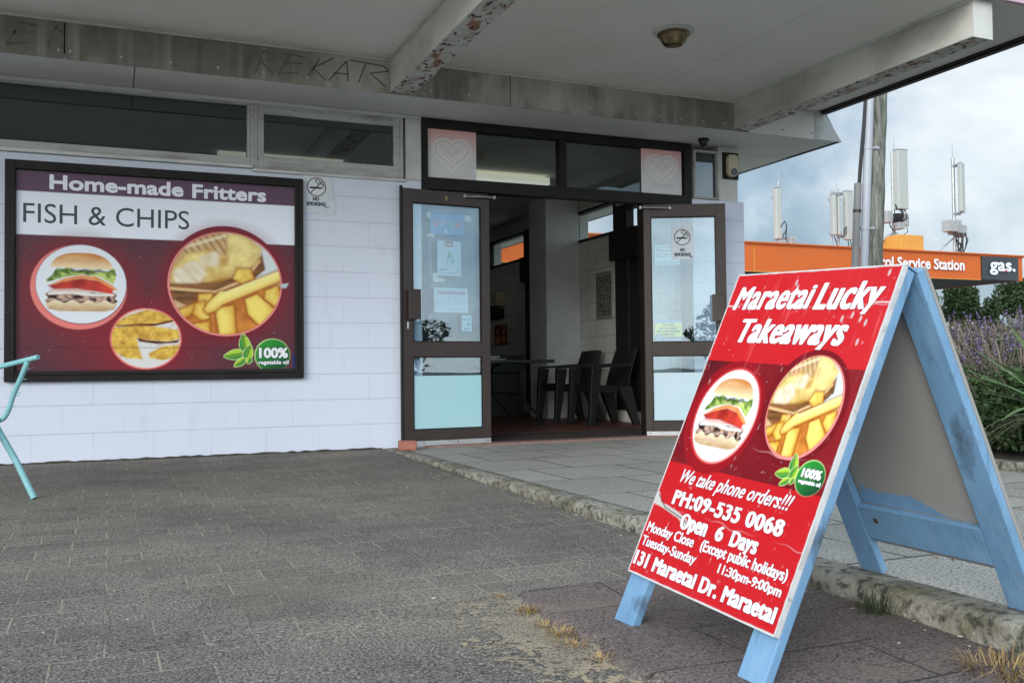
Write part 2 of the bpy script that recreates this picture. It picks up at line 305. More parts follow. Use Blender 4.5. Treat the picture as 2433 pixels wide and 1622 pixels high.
m_bookw = mat('paper_stack', (.7,.7,.69), .7, layers=[((.55,.55,.53),60,.5,.7,(.1,.1,1),.6)])
m_counter = mat('dark_counter', (.05,.058,.06), .5, layers=[((.035,.04,.042),2,.45,.7,None,.6)])
m_tape = mat('cream_tape', (.66,.64,.55), .5, layers=[((.55,.53,.44),12,.45,.7,None,.5)])
m_clear = mat('clear_tape',(.66,.69,.74),.3,layers=[((.55,.58,.62),20,.5,.7,None,.5)])
m_tube = mat('white_fitting', (.72,.71,.62), .5, layers=[((.62,.6,.5),3,.45,.7,None,.5)])
_b = m_tube.node_tree.nodes['Principled BSDF']; _b.inputs['Emission Color'].default_value = (1,.97,.82,1); _b.inputs['Emission Strength'].default_value = .45   # lit fluorescent battens
m_ink = mat('faint_spray_ink', (.145,.134,.116), .85, layers=[((.22,.205,.18),9,.38,.58,None,.8)])
# ------------------------------------------------------------------ flat printing painted as vertex colours of a fine grid
def _hash(i, j, s): 
    h = (i*374761393+j*668265263+s*974711) & 0xffffffff
    h = ((h ^ (h >> 13))*1274126177) & 0xffffffff
    return ((h ^ (h >> 16)) & 0xffff)/65535.0
def vnoise(u, v, s=0):
    i = np.floor(u).astype(np.int64); j = np.floor(v).astype(np.int64); fu = u-i; fv = v-j
    fu = fu*fu*(3-2*fu); fv = fv*fv*(3-2*fv)
    a = _hash(i,j,s); b = _hash(i+1,j,s); c = _hash(i,j+1,s); d = _hash(i+1,j+1,s)
    return (a*(1-fu)+b*fu)*(1-fv)+(c*(1-fu)+d*fu)*fv
def fbm(u, v, s=0, o=4):
    t = 0; a = .5
    for k in range(o): t = t+a*vnoise(u*2**k, v*2**k, s+k*17); a *= .5
    return t/(1-.5**o)
class Art:
    def __init__(s, w, h, d, bg):
        s.w, s.h = w, h; s.nx = max(2,int(round(w/d))); s.ny = max(2,int(round(h/d)))
        s.u, s.v = np.meshgrid(np.linspace(0,w,s.nx+1), np.linspace(0,h,s.ny+1)); s.aa = .6*w/s.nx
        s.c = np.ones(s.u.shape+(3,))*lin(bg)
    def paint(s, m, col):
        col = lin(col) if not (isinstance(col, np.ndarray) and col.ndim == 3) else col
        s.c = s.c*(1-m[...,None])+col*m[...,None]
    def m(s, d, soft=None): return np.clip(.5-d/(2*(soft or s.aa)), 0, 1)
    def rect(s, u0, u1, v0, v1, col, a=1): s.paint(a*s.m(np.maximum(np.maximum(u0-s.u,s.u-u1), np.maximum(v0-s.v,s.v-v1))), col)
    def dell(s, cu, cv, ru, rv): return (np.hypot((s.u-cu)/ru,(s.v-cv)/rv)-1)*min(ru,rv)
    def ell(s, cu, cv, ru, rv, col, a=1, soft=None): s.paint(a*s.m(s.dell(cu,cv,ru,rv),soft), col)
    def dpoly(s, P, U=None, V=None):
        U = s.u if U is None else U; V = s.v if V is None else V
        P = np.asarray(P,float); d = np.full(U.shape,1e9); ins = np.zeros(U.shape,bool); n = len(P)
        for i in range(n):
            a = P[i]; b = P[(i+1)%n]; e = b-a; wx = U-a[0]; wy = V-a[1]
            t = np.clip((wx*e[0]+wy*e[1])/(e@e+1e-12),0,1); d = np.minimum(d, np.hypot(wx-e[0]*t, wy-e[1]*t))
            c = (a[1] <= V) != (b[1] <= V)
            if abs(e[1]) > 1e-12: ins ^= c & (U < a[0]+(V-a[1])*e[0]/e[1])
        return np.where(ins,-d,d)
    def poly(s, P, col, a=1, soft=None): s.paint(a*s.m(s.dpoly(P),soft), col)
    def seg(s, p, q, w, col, a=1, soft=None):
        p = np.array(p,float); e = np.array(q,float)-p; t = np.clip(((s.u-p[0])*e[0]+(s.v-p[1])*e[1])/(e@e+1e-12),0,1)
        s.paint(a*s.m(np.hypot(s.u-p[0]-e[0]*t, s.v-p[1]-e[1]*t)-w,soft), col)
    def line(s, pts, w, col, a=1):
        for p, q in zip(pts[:-1],pts[1:]): s.seg(p,q,w,col,a)
    def panel(s, name, o, ex, ey, th, material, parent=None):   # closed board: gridded printed front, plain sides and back
        o, ex, ey = map(lambda q: np.array(q,float),(o,ex,ey)); n = np.cross(ex,ey)
        V = o+s.u[...,None]*ex+s.v[...,None]*ey; a = V.reshape(-1,3); nx, ny = s.nx+1, s.ny+1
        idx = np.arange(nx*ny).reshape(ny,nx)
        F = np.stack([idx[:-1,:-1],idx[:-1,1:],idx[1:,1:],idx[1:,:-1]],-1).reshape(-1,4)
        c = np.concatenate([s.c.reshape(-1,3), np.tile(s.c.reshape(-1,3).mean(0)*.0+.55,(4,1))])
        k = nx*ny; q = np.array([o, o+ex*s.w, o+ex*s.w+ey*s.h, o+ey*s.h])-n*th
        cn = [idx[0,0],idx[0,-1],idx[-1,-1],idx[-1,0]]
        F = np.concatenate([F, [[k+3,k+2,k+1,k],[cn[1],cn[0],k,k+1],[cn[2],cn[1],k+1,k+2],[cn[3],cn[2],k+2,k+3],[cn[0],cn[3],k+3,k]]])
        ob = npobj(name, np.concatenate([a,q]), F, material, parent)
        at = ob.data.color_attributes.new('Col','FLOAT_COLOR','POINT')
        cc = np.ones((len(c),4),np.float32); cc[:,:3] = c; at.data.foreach_set('color', cc.ravel())
        return ob
def food_disc(A, cu, cv, ru, rv, kind, sat=1.0):
    """burger, chips or fritters printed inside an ellipse; nx,ny in -1..1"""
    X = (A.u-cu)/ru; Y = (A.v-cv)/rv; inside = A.m(A.dell(cu,cv,ru,rv)); keep = A.c.copy()
    k = 1.0/ru; aa = A.aa*k
    def put(m, col):
        col = lin(col) if not (isinstance(col,np.ndarray) and col.ndim == 3) else col
        A.c = A.c*(1-m[...,None])+col*m[...,None]
    def mp(P, soft=None): return np.clip(.5-A.dpoly(P,X,Y)/(2*(soft or aa)),0,1)
    def grad(a, b, t): t = np.clip(t,0,1)[...,None]; return lin(a)*(1-t)+lin(b)*t
    n1 = fbm(X*6+3,Y*6+9,3); n2 = fbm(X*16,Y*16,5)
    if kind == 'burger':
        put(np.ones_like(X), (232,238,246))
        put(mp([(-.78,-.42),(.78,-.42),(.80,-.52),(.74,-.64),(.5,-.70),(-.5,-.70),(-.74,-.64),(-.80,-.52)],.02), grad((196,160,110),(240,222,186),(Y+.68)/.22+(n1-.5)*.6))
        base = np.clip((-.20-Y)/.02,0,1)*np.clip((Y+.46+.04*np.sin(X*17+2))/.02,0,1)*np.clip((.79+.03*np.sin(Y*40)-np.abs(X))/.02,0,1)
        ch = fbm(X*11+n1*2,Y*15,51,3); put(base, grad((58,32,24),(214,178,158),(ch-.30)*2.3)); put(base*np.clip((.40-ch)*9,0,.8), (44,22,16))
        put(mp([(-.76,-.22),(-.2,-.17),(.3,-.24),(.74,-.22),(.72,-.29),(.25,-.31),(-.25,-.25),(-.74,-.29)],.02), (240,236,228))
        put(mp([(-.72,-.13),(.1,-.12),(.3,-.19),(-.2,-.2),(-.7,-.19)],.02), (226,190,180))
        put(mp([(-.76,-.06),(-.4,.08),(0,.16),(.4,.10),(.78,-.10),(.70,-.16),(.72,-.24),(.3,-.18),(-.1,-.12),(-.6,-.14)],.02), grad((132,20,22),(226,72,52),(n1*1.1+X*.25)))
        put(mp([(-.74,-.04),(-.4,.14),(.0,.24),(.35,.20),(.68,.0),(.84,-.16),(.68,-.1),(.36,.10),(0,.15),(-.4,.06)],.02), grad((214,120,60),(242,166,96),n1+.2))
        w = .03*np.sin(X*24+4*n1)+.03*np.sin(X*11)
        lo = np.interp(X,[-.85,-.78,-.4,0,.4,.72,.8],[.1,.02,.16,.24,.20,.0,.3]); hi = np.interp(X,[-.8,-.6,-.3,0,.5,.72,.8],[.12,.36,.42,.36,.36,.42,.2])+w
        put(np.clip((Y-lo)/.02,0,1)*np.clip((hi-Y)/.02,0,1)*np.clip((.79-np.abs(X))/.02,0,1), grad((72,110,34),(206,226,124),(fbm(X*9+Y*3,Y*11+X*4,21)-.28)*2.1))
        put(np.clip(.06-np.abs(Y-.34-.02*np.sin(X*20)),0,.04)/.04*np.clip((.42-np.abs(X-.1))/.1,0,1)*.8, (52,62,26))
        th = np.clip(1-(np.abs(X/.70)**2.6),0,1); bt = .40-.02*X; tp = .40+.42*th**.5
        put(np.clip((Y-bt)/.02,0,1)*np.clip((tp-Y)/.02,0,1)*(np.abs(X) < .70), grad((240,216,170),(206,132,66),(Y-.46+.06*(n1-.5))/.26))
        put(np.clip((Y-bt)/.02,0,1)*np.clip((tp-Y)/.02,0,1)*(np.abs(X) < .70)*np.clip(.5-np.hypot((X+.15)/.5,(Y-.7)/.1)/2,0,.5), (244,214,160))
    elif kind == 'chips':
        put(np.ones_like(X), grad((196,150,96),(226,200,150),n1))
        for i in range(9):
            x0 = -1+.14*i; P = [(x0,1),(x0+.05,1),(x0+.5,.3),(x0+.45,.3)]; put(mp(P,.015)*.7, (150,104,62))
            P = [(x0-.1,.55+.05*i),(x0-.1,.60+.05*i),(x0+.5,.78+.05*i),(x0+.5,.73+.05*i)]; put(mp(P,.015)*.55, (238,220,180))
        put(mp([(.4,.9),(.75,.75),(1,.4),(1,.1),(.5,.1),(.1,.1)],.03), (218,226,230))
        put(mp([(-1.1,-.02),(-.5,0),(.1,.12),(.5,.4),(.66,.62),(.72,.3),(.4,0),(0,-.4),(-.6,-.5),(-1,-.3)],.02), grad((70,40,20),(168,112,62),fbm(X*3,Y*16,9)))
        put(mp([(-1.1,-.08),(-.2,-.14),(.3,.1),(.6,.5),(.64,.46),(.33,.04),(-.2,-.2),(-1.1,-.14)],.012), (224,184,130))
        put(mp([(-.72,.56),(-.35,.66),(0,.56),(.02,.98),(.3,1.0),(.66,.72),(.58,.44),(.3,.18),(-.1,.04),(-.5,0),(-1,.0),(-.95,.3)],.03), grad((190,138,52),(253,236,156),.25+n1*.8+(Y-.3)*.5-.5*np.exp(np.minimum(A.dpoly([(-.72,.56),(-.35,.66),(0,.56),(.02,.98),(.3,1.0),(.66,.72),(.58,.44),(.3,.18),(-.1,.04),(-.5,0),(-1,.0),(-.95,.3)],X,Y),0)/.05)))
        put(mp([(-.95,.2),(-.62,.42),(-.42,.4),(-.36,.16),(-.5,.0),(-.9,.0)],.04), grad((214,190,142),(250,244,226),(fbm(X*8+Y*8,Y*3,31)-.25)*1.9))
        put(mp([(-.48,.52),(-.2,.62),(-.1,.56),(-.14,.36),(-.42,.32)],.04), grad((222,200,150),(252,248,236),(fbm(X*9,Y*4,41)-.25)*1.9))
        put(mp([(-.1,.5),(.04,.52),(.02,.36),(-.12,.32)],.04), (206,160,86))
        put(mp([(-.42,-.3),(.0,-.2),(.9,.0),(1.1,-.1),(1.1,-.6),(.6,-1),(-.4,-1),(-.9,-.6)],.04), grad((168,84,24),(228,150,62),n1*1.1))
        def chip(P, a, b, t):
            d = A.dpoly(P,X,Y); e = np.exp(np.minimum(d,0)/.045); put(np.clip(.5-(d-.03)/.06,0,1)*.75, (150,74,18)); put(np.clip(.5-d/.03,0,1), grad(a,b,np.clip(t,0,1)-.75*e+.12))
        y1 = (214,150,40); y2 = (252,228,116)
        chip([(.2,.30),(.44,.30),(.52,.1),(.3,.0),(.12,.1)], y1, y2, n1+.25)
        chip([(-1,-.62),(-.5,-.36),(-.42,-.5),(-.9,-.78)], y1, y2, n1+.1)
        chip([(-.5,-.22),(-.25,-.2),(-.2,-.45),(-.5,-.5)], y1, y2, n1+.15)
        chip([(-.55,-.4),(-.38,-.35),(-.3,-.68),(-.42,-.75),(-.6,-.6)], y1, y2, n1+.05)
        chip([(-.2,-.48),(.14,-.42),(.18,-1),(-.12,-1.05)], y1, y2, .9-(X+.05)*2.2+(n1-.5)*.4)
        chip([(.34,-.3),(.56,-.2),(.92,-.5),(.64,-.86),(.4,-.6)], y1, y2, 1.0-(X-.55)*1.3+(n1-.5)*.5)
        chip([(.72,-.12),(.95,-.02),(1.05,-.3),(.88,-.44),(.7,-.28)], y1, y2, n1+.15)
        chip([(-.6,-.8),(-.3,-.74),(-.3,-1),(-.5,-1)], y1, y2, n1)
        big = [(-.40,-.52),(-.34,-.40),(-.12,-.16),(-.02,-.16),(1.05,.32),(1.05,.10),(.84,.0),(-.06,-.42),(-.2,-.55),(-.34,-.6)]
        chip(big, (222,160,44), (255,238,140), .95-((Y-.45*X+.30)*-2.0)-.1+(n1-.5)*.3)
        put(mp([(-.12,-.16),(-.02,-.16),(1.05,.32),(1.05,.25),(.0,-.22)],.02)*.6, (255,246,176))
    else:
        put(np.ones_like(X), (226,226,222)); g = grad((176,112,26),(246,208,92),n1*1.2+.05); sp = (n2 > .63)
        put(mp([(-1.1,.4),(-.6,.75),(0,1),(.6,.9),(.9,.62),(.4,.5),(-.3,.45)],.04), g)
        put(mp([(-1,.42),(-.3,.5),(.3,.52),(.8,.66),(.78,.58),(.2,.42),(-.4,.38)],.02), (96,40,14))
        put(mp([(-1.1,.36),(-.3,.44),(.3,.42),(.95,.3),(1,.0),(.6,-.1),(-.05,-.04),(-.28,.0),(-.22,-.3),(-.1,-.7),(-.6,-.66),(-1,-.4)],.03), g)
        put(mp([(-.26,.03),(0,-.05),(.6,-.1),(1,-.03),(.9,-.14),(.3,-.18),(-.22,-.1)],.02), (86,34,14))
        put(mp([(.06,-.5),(.5,-.25),(1,-.2),(.9,-.6),(.5,-.75),(.1,-.66)],.03), g)
        put(sp*inside*mp([(-1,1),(1,1),(1,-.7),(-1,-.7)])*.35*(np.hypot(X,Y+.6) > .4), (150,60,20))
    A.c = keep*(1-inside[...,None])+A.c*inside[...,None]
def badge(A, cu, cv, r, lx, ly, ls):
    A.ell(cu,cv,r*1.04,r*1.0,(196,226,150)); X = (A.u-cu)/r; Y = (A.v-cv)/r
    t = np.clip((X*.5-Y*.6+.7)/1.5,0,1)[...,None]
    A.paint(A.m(A.dell(cu+.02*r,cv-.02*r,r,r*.97)), lin((44,150,52))*(1-t)+lin((16,66,44))*t)
    for (dx,dy,L,W,ang) in ((.0,.62,.62,.30,100),(-.62,-.05,.62,.28,190),(.22,.08,.52,.26,75),(-.28,-.52,.42,.19,215),(.26,-.4,.22,.16,250)):
        c, sn = math.cos(R(ang)), math.sin(R(ang)); U = ((A.u-lx)/ls-dx); V = ((A.v-ly)/ls-dy); a = U*c+V*sn; b = -U*sn+V*c
        w = W*np.clip(1-((a)/L)**2,0,1)**.8*(1-.35*a/L); d = (np.abs(b)-w)*ls; d = np.where(np.abs(a) < L, d, 1)
        A.paint(A.m(d-.04*ls), (206,232,160)); 
        t = np.clip(.5+b/W*.9,0,1)[...,None]; A.paint(A.m(d), lin((176,212,62))*(1-t)+lin((54,140,58))*t)
        A.paint(A.m((np.abs(b)-.02)*ls+np.where(np.abs(a) < L*.85,0,1)), (40,90,30))
# ------------------------------------------------------------------ lettering
def text_mesh(body, bold=0, shear=0, spacing=1):
    cu = bpy.data.curves.new('t','FONT'); cu.body = body; cu.offset = bold; cu.shear = shear; cu.resolution_u = 4; cu.space_character = spacing
    ob = bpy.data.objects.new('t', cu); COL.objects.link(ob)
    me = bpy.data.meshes.new_from_object(ob.evaluated_get(bpy.context.evaluated_depsgraph_get()))
    V = [(v.co.x,v.co.y) for v in me.vertices]; F = [tuple(p.vertices) for p in me.polygons]
    bpy.data.objects.remove(ob); bpy.data.curves.remove(cu); bpy.data.meshes.remove(me)
    return V, F
_xh = {}
def lettering(body, o, ex, ey, box, material, parent, stroke=0, shear=0, outline=None, ow=.004, lift=.0008, spacing=1, tall=None, name='lettering', bold=0, res=None, an=1, sq=2):
    """fit body into box (u0,u1,v0,v1) of the plane o,ex,ey, then thicken its outline by stroke metres (round corners);
       tall: x-height as a share of the capital height, for poster faces; outline: material of a wider copy just behind"""
    o, ex, ey = Vector(o), Vector(ex), Vector(ey); n = ex.cross(ey); u0,u1,v0,v1 = box
    V, F = text_mesh(body,bold,0,spacing)
    if tall:
        if not _xh:
            _xh['x'] = max(p[1] for p in text_mesh('x')[0]); _xh['H'] = max(p[1] for p in text_mesh('H')[0])
        xh, H = _xh['x'], _xh['H']
        V = [(x, y*.55 if y < 0 else y*(tall*H/xh) if y < xh else tall*H+(y-xh)*(1-tall)*H/(H-xh)) for x,y in V]
    V = [(x+shear*y,y) for x,y in V]
    xs = [p[0] for p in V]; ys = [p[1] for p in V]
    sv = stroke/an; sx = (u1-u0-2*stroke)/(max(xs)-min(xs)); sy = (v1-v0-2*sv)/(max(ys)-min(ys)); x0, y0 = min(xs), min(ys)
    P = [(u0+stroke+(x-x0)*sx, v0+sv+(y-y0)*sy) for x,y in V]
    cnt = {}
    for f in F:
        for a,b in zip(f,f[1:]+f[:1]): cnt[tuple(sorted((a,b)))] = cnt.get(tuple(sorted((a,b))),0)+1
    edges = [(P[a],P[b]) for (a,b),c in cnt.items() if c == 1]
    h = min(max((v1-v0)/40,.0006),.02) if v1-v0 > .2 or v1-v0 < .05 else (.0013 if u1-u0 < .45 and v1-v0 < .12 else .0028) if not res else res
    top = max(stroke, stroke+ow if outline else 0)
    gu, gv, D = glyph_field(edges,(u0,u1,v0,v1),h,top+2*h,an,sq)
    def build(w,hh,m,nm):
        pts, fs = iso_mesh(gu,gv,D-w,h); mb = MB(); mb.v = [tuple(o+ex*u+ey*v+n*hh) for u,v in pts]; mb.f = fs
        return obj(nm, mb, m, parent)
    if outline: build(stroke+ow,lift*.45,outline,'letter_outline')
    return build(stroke,lift,material,name)
def glyph_field(edges, box, h, reach, an=1, sq=2):
    """signed distance to a set of outline edges on a grid (negative inside)"""
    m = reach+h; u0,u1,v0,v1 = box; gu = np.arange(u0-m,u1+m+h,h); gv = np.arange(v0-m,v1+m+h,h)+h*.0137
    D = np.full((len(gv),len(gu)),reach); ins = np.zeros(D.shape,bool)
    for (ax,ay),(bx,by) in edges:
        i0 = max(0,int((min(ax,bx)-m-gu[0])/h)); i1 = int((max(ax,bx)+m-gu[0])/h)+2; j0 = max(0,int((min(ay,by)-m-gv[0])/h)); j1 = int((max(ay,by)+m-gv[0])/h)+2
        U = gu[None,i0:i1]-ax; V = gv[j0:j1,None]-ay; ex_, ey_ = bx-ax, by-ay; L = ex_*ex_+ey_*ey_+1e-18
        t = np.clip((U*ex_+V*ey_)/L,0,1); dx = np.abs(U-t*ex_); dy = np.abs(V-t*ey_)*an; D[j0:j1,i0:i1] = np.minimum(D[j0:j1,i0:i1],np.hypot(dx,dy) if sq == 2 else (dx**sq+dy**sq)**(1/sq))
        if abs(ey_) > 1e-12:
            rows = np.where((gv > min(ay,by)) & (gv <= max(ay,by)))[0]
            for r in rows:
                k = np.searchsorted(gu, ax+(gv[r]-ay)*ex_/ey_); ins[r,:k] ^= True
    return gu, gv, np.where(ins,-D,D)
def iso_mesh(gu, gv, f, h):
    """flat mesh of the region f < 0, outline interpolated inside the grid cells"""
    pts = []; ids = {}; fs = []
    def pid(k, p):
        if k not in ids: ids[k] = len(pts); pts.append(p)
        return ids[k]
    neg = f < 0; c = neg[:-1,:-1].astype(int)+neg[:-1,1:]+neg[1:,1:]+neg[1:,:-1]
    for j,i in zip(*np.where(c > 0)):
        cn = [(j,i),(j,i+1),(j+1,i+1),(j+1,i)]; poly = []
        for a,b in zip(cn,cn[1:]+cn[:1]):
            fa, fb = f[a], f[b]
            if fa < 0: poly.append(pid(a,(gu[a[1]],gv[a[0]])))
            if (fa < 0) != (fb < 0):
                t = min(max(fa/(fa-fb),.02),.98); poly.append(pid((a,b) if a < b else (b,a),(gu[a[1]]+(gu[b[1]]-gu[a[1]])*t, gv[a[0]]+(gv[b[0]]-gv[a[0]])*t)))
        if len(poly) > 2: fs.append(tuple(poly))
    return pts, fs
# ================================================================== GROUND
GZ = lambda y: .015*y
def ground():
    g = MB(); g.add([(-400,-400,-.30),(400,-400,-.30),(400,400,-.30),(-400,400,-.30)],[(0,1,2,3)]); struct(obj('ground', g, m_asph))
    p = MB(); p.hexa([(-9,-12,-.29),(2.008,-12,-.29),(2.008,.0,-.29),(-9,.0,-.29),(-9,-12,GZ(-12)),(2.008,-12,GZ(-12)),(2.008,.0,0),(-9,.0,0)]); struct(obj('paving', p, m_pave))
    # older purple-brown slabs under the sign, a little proud of the pavers, ragged left edge
    V = []; ny, nx = 160, 24
    for j in range(ny+1):
        y = -4.655-j*(4.5/ny); xl = 1.10+.022*(vnoise(np.array([j*.35]),np.array([1.0]),4)[0]-.5)*2+.012*(vnoise(np.array([j*1.3]),np.array([3.0]),6)[0]-.5)*2
        if y > -4.75: xl += .02
        for i in range(nx+1):
            x = xl+(2.006-xl)*i/nx; h = .014+.008*(vnoise(np.array([x*3.]),np.array([y*3.]),8)[0]-.3)
            if i == 0 or j == 0: h = -.01
            V.append((x,y,GZ(y)+h))
    F = [(j*(nx+1)+i,(j+1)*(nx+1)+i,(j+1)*(nx+1)+i+1,j*(nx+1)+i+1) for j in range(ny) for i in range(nx)]
    struct(npobj('old_paving', V, F, m_patch))
    s = MB(); s.box(2.142,4.858,-12,-.0,-.29,.0); s.box(4.858,11,-.302,-.0,-.29,-.003); s.box(5.545,11,.0,12,-.29,-.005); struct(obj('entrance_slab', s, m_slab))
    # kerb with worn, knobbly edge
    V = []; prof = [(2.008,-.29),(2.009,-.10),(2.007,-.05),(2.006,-.012),(2.016,.001),(2.05,.004),(2.10,.004),(2.139,.002),(2.141,-.05)]
    n = 900; P = len(prof)
    for j in range(n+1):
        y = .0-12*j/n
        for i,(x,z) in enumerate(prof):
            a = vnoise(np.array([y*30.]),np.array([i*1.7]),2)[0]-.5; b = vnoise(np.array([y*90.]),np.array([i*2.3]),5)[0]-.5; c = vnoise(np.array([y*5.]),np.array([i*.6]),9)[0]-.5
            k = 1 if 1 <= i <= 5 else .15
            V.append((x+k*(.003*a+.004*b+.005*c), y, z+k*(.002*a*(z > -.2)+.003*b+.003*c)*(1 if i < 6 else .3)))
    F = [(j*P+i,j*P+i+1,(j+1)*P+i+1,(j+1)*P+i) for j in range(n) for i in range(P-1)]
    k = npobj('concrete_kerb', V, F, m_kerb); tag(k,'weathered grey concrete kerb edging the entrance slab under the sandwich board','kerb')
    gk = MB(); gk.box(4.862,4.975,-12,-.305,-.1,.05); tag(obj('garden_kerb', gk, m_kerb, bev=.008),'low concrete edging in front of the lavender bed','kerb')
    sb = MB(); sb.box(4.978,11,-12,-.305,-.25,.02); struct(obj('garden_bed', sb, m_soil))
ground()
def dirt_line():
    V = []; n = 260
    for i in range(n+1):
        x = -2.2+4.2*i/n; w = .012+.028*max(0,vnoise(np.array([i*.12]),np.array([0.]),3)[0]-.2)+.008*vnoise(np.array([i*.5]),np.array([2.]),3)[0]; h = .006+.010*vnoise(np.array([i*.31]),np.array([5.]),3)[0]
        V += [(x,-.0015,h+.001),(x,-.0015-w*.5,h*.7),(x,-.0015-w,-.002)]
    o = npobj('base_dirt', V, [(i*3+k,i*3+k+1,i*3+k+4,i*3+k+3) for i in range(n) for k in range(2)], m_soil); o['kind'] = 'stuff'; o['label'] = 'line of dark dirt gathered along the foot of the white wall'
dirt_line()
# ================================================================== THE SHOP
shop = thing('takeaway_shop','white painted block takeaway shop with canopy, open brown double doors and clerestory windows','shop',(2.5,3,0))
ZT = 2.694; YB = -.5577; ZC = 2.945
def building():
    w = MB()
    w.box(-9,2.343,0,.19,-.2,2.165)
    w.box(4.962,5.538,0,.19,-.2,2.178)
    obj('front_wall', w, m_block, shop)
    for q in ((5.264,5.478,.006,.19,2.179,ZT-.001),(2.212,2.342,-.012,.19,2.166,ZT-.001)):
        u = MB(); u.box(*q); obj('upper_post', u, m_white, shop, bev=.004)
    # clerestory windows
    def cw(x0,x1,z0,z1,fr,glassm,y=.0,wt=None,wb=None):
        f = MB(); f.frame(x0,x1,y-.015,y+.06,z0,z1,fr,wt,wb); fo = obj('window', f, m_weath, shop, bev=.003)
        g = MB(); g.box(x0+fr,x1-fr,y+.022,y+.028,z0+(wb or fr),z1-(wt or fr)); obj('pane', g, glassm, fo)
        return fo
    cw(-6,.985,2.192,ZT-.002,.022,m_glassd,.0,.045,.055)
    f2 = cw(1.012,2.190,2.168,ZT-.002,.026,m_glassd,.0,.05,.05)
    sash = MB(); sash.frame(1.038,2.164,-.006,.04,2.218,2.644,.05); obj('sash', sash, m_weath, f2, bev=.004)
    mu = MB(); mu.box(.986,1.011,-.02,.07,2.168,ZT-.003); obj('mullion', mu, m_weath, shop)
    sill = MB(); sill.box(-9,1.0,-.035,.0,2.166,2.190); sill.box(1.0,2.21,-.022,.0,2.145,2.167); obj('sill', sill, m_white, shop, bev=.004)
    hm = MB(); hm.box(-9,2.34,-.028,-.016,2.662,ZT-.002); obj('head_moulding', hm, m_white, shop, bev=.003)
    cw(4.984,5.262,2.183,2.64,.02,m_glassd,.01)
    # shopfront
    fr = MB()
    y0,y1 = .004,.10
    fr.box(2.344,2.406,y0,y1,.0,2.69); fr.box(4.888,4.961,y0,y1,.0,2.69)
    fr.box(2.406,4.888,y0,y1,2.617,2.69); fr.box(2.406,4.888,y0,y1,2.105,2.205); fr.box(3.611,3.676,y0,y1,2.205,2.617)
    fr.box(2.885,2.94,y0+.02,y1,.0,2.105); fr.box(4.441,4.50,y0+.02,y1,.0,2.105)
    fr.box(2.406,2.885,y0+.02,y1,.0,.07); fr.box(4.50,4.888,y0+.02,y1,.0,.07)
    fr.box(2.406,2.885,y0+.025,y1,2.07,2.105); fr.box(4.50,4.888,y0+.025,y1,2.07,2.105)
    obj('shopfront_frame', fr, m_black, shop, bev=.003)
    for a,b in ((2.406,3.611),(3.676,4.888)):
        g = MB(); g.box(a,b,.05,.056,2.205,2.617); obj('transom_glass', g, m_glasst, shop)
    for a,b in ((2.406,2.885),(4.50,4.888)):
        g = MB(); g.box(a,b,.06,.066,.07,2.07); obj('sidelight', g, m_glasss, shop)
    # eave soffit, bulkhead panels, canopy
    s = MB(); s.box(-9,.155,YB+.012,.19,ZT,ZT+.03); s.box(.162,6.2,YB+.012,.19,ZT,ZT+.03); s.box(5.478,6.2,.19,9,ZT,ZT+.03); obj('eave_soffit', s, m_soffit2, shop)
    js = [-9,-4.6,-.273,2.905,5.19]
    def nails(a,c,k=10):
        n = MB()
        for i in range(k+1): x = a+.035+(c-a-.07)*i/k; n.box(x-.007,x+.007,YB-.004,YB-.0005,ZT+.04,ZT+.054)
        return n
    for a,c in zip(js[:-1],js[1:]):
        b = MB(); b.box(a+.004,c-.004,YB,YB+.012,ZT-.006,ZC); obj2('bulkhead_panel', [(b,m_bulk),(nails(a,c),m_white)], shop)
    b = MB(); b.box(5.194,5.918,YB,YB+.012,ZT-.006,ZC); obj2('bulkhead_panel', [(b,m_soffit),(nails(5.194,5.918,2),m_bulk)], shop)
    b = MB(); b.prism([(5.924,YB,ZT-.006),(6.235,YB,ZT-.006),(6.03,YB,ZC),(5.924,YB,ZC)],(0,.012,0)); obj('bulkhead_panel', b, m_white, shop)
    s3 = MB(); s3.box(5.478,6.198,.192,9,ZT-.004,ZT-.0005); obj('side_soffit', s3, m_soffit, shop)
    sd = MB(); sd.hexa([(6.2,YB+.013,ZT-.006),(6.235,YB+.013,ZT-.006),(6.235,9,ZT-.006),(6.2,9,ZT-.006),(6.0,YB+.013,ZC+.05),(6.03,YB+.013,ZC+.05),(6.03,9,ZC+.05),(6.0,9,ZC+.05)])
    obj('side_fascia', sd, m_black, shop)
    c = MB(); c.box(-9,1.93,-3.09,YB,ZC,ZC+.04); c.box(1.93,4.227,-3.09,YB,ZC,ZC+.04); c.box(4.231,5.985,-3.09,YB,ZC,ZC+.04); obj('canopy_ceiling', c, m_soffit, shop)
    t = MB()
    for a,d in ((-9,1.93),(2.108,5.03),(5.19,5.98)): t.box(a,d,YB-.022,YB,ZC-.018,ZC)
    for a in (1.912,5.012): t.box(a,a+.018,-3.05,YB-.022,ZC-.018,ZC)
    obj('cove_trim', t, m_white, shop, bev=.004)
    for x0,x1 in ((1.93,2.108),(5.03,5.19)):
        bm = MB(); bm.box(x0,x1,-3.05,YB-.002,ZT+.004,ZC-.001); bo = obj('canopy_beam', bm, m_beam, shop, bev=.004)
        # rough flaking underside
        V = []; nx,ny = 14,260
        for j in range(ny+1):
            for i in range(nx+1):
                x = x0+.001+(x1-x0-.002)*i/nx; y = -3.048+(YB-.012+3.048)*j/ny
                h = 0 if i in (0,nx) or j in (0,ny) else .004*(vnoise(np.array([x*60.]),np.array([y*40.]),3)[0])
                V.append((x,y,ZT+.003-h))
        F = [(j*(nx+1)+i,(j+1)*(nx+1)+i,(j+1)*(nx+1)+i+1,j*(nx+1)+i+1) for j in range(ny) for i in range(nx)]
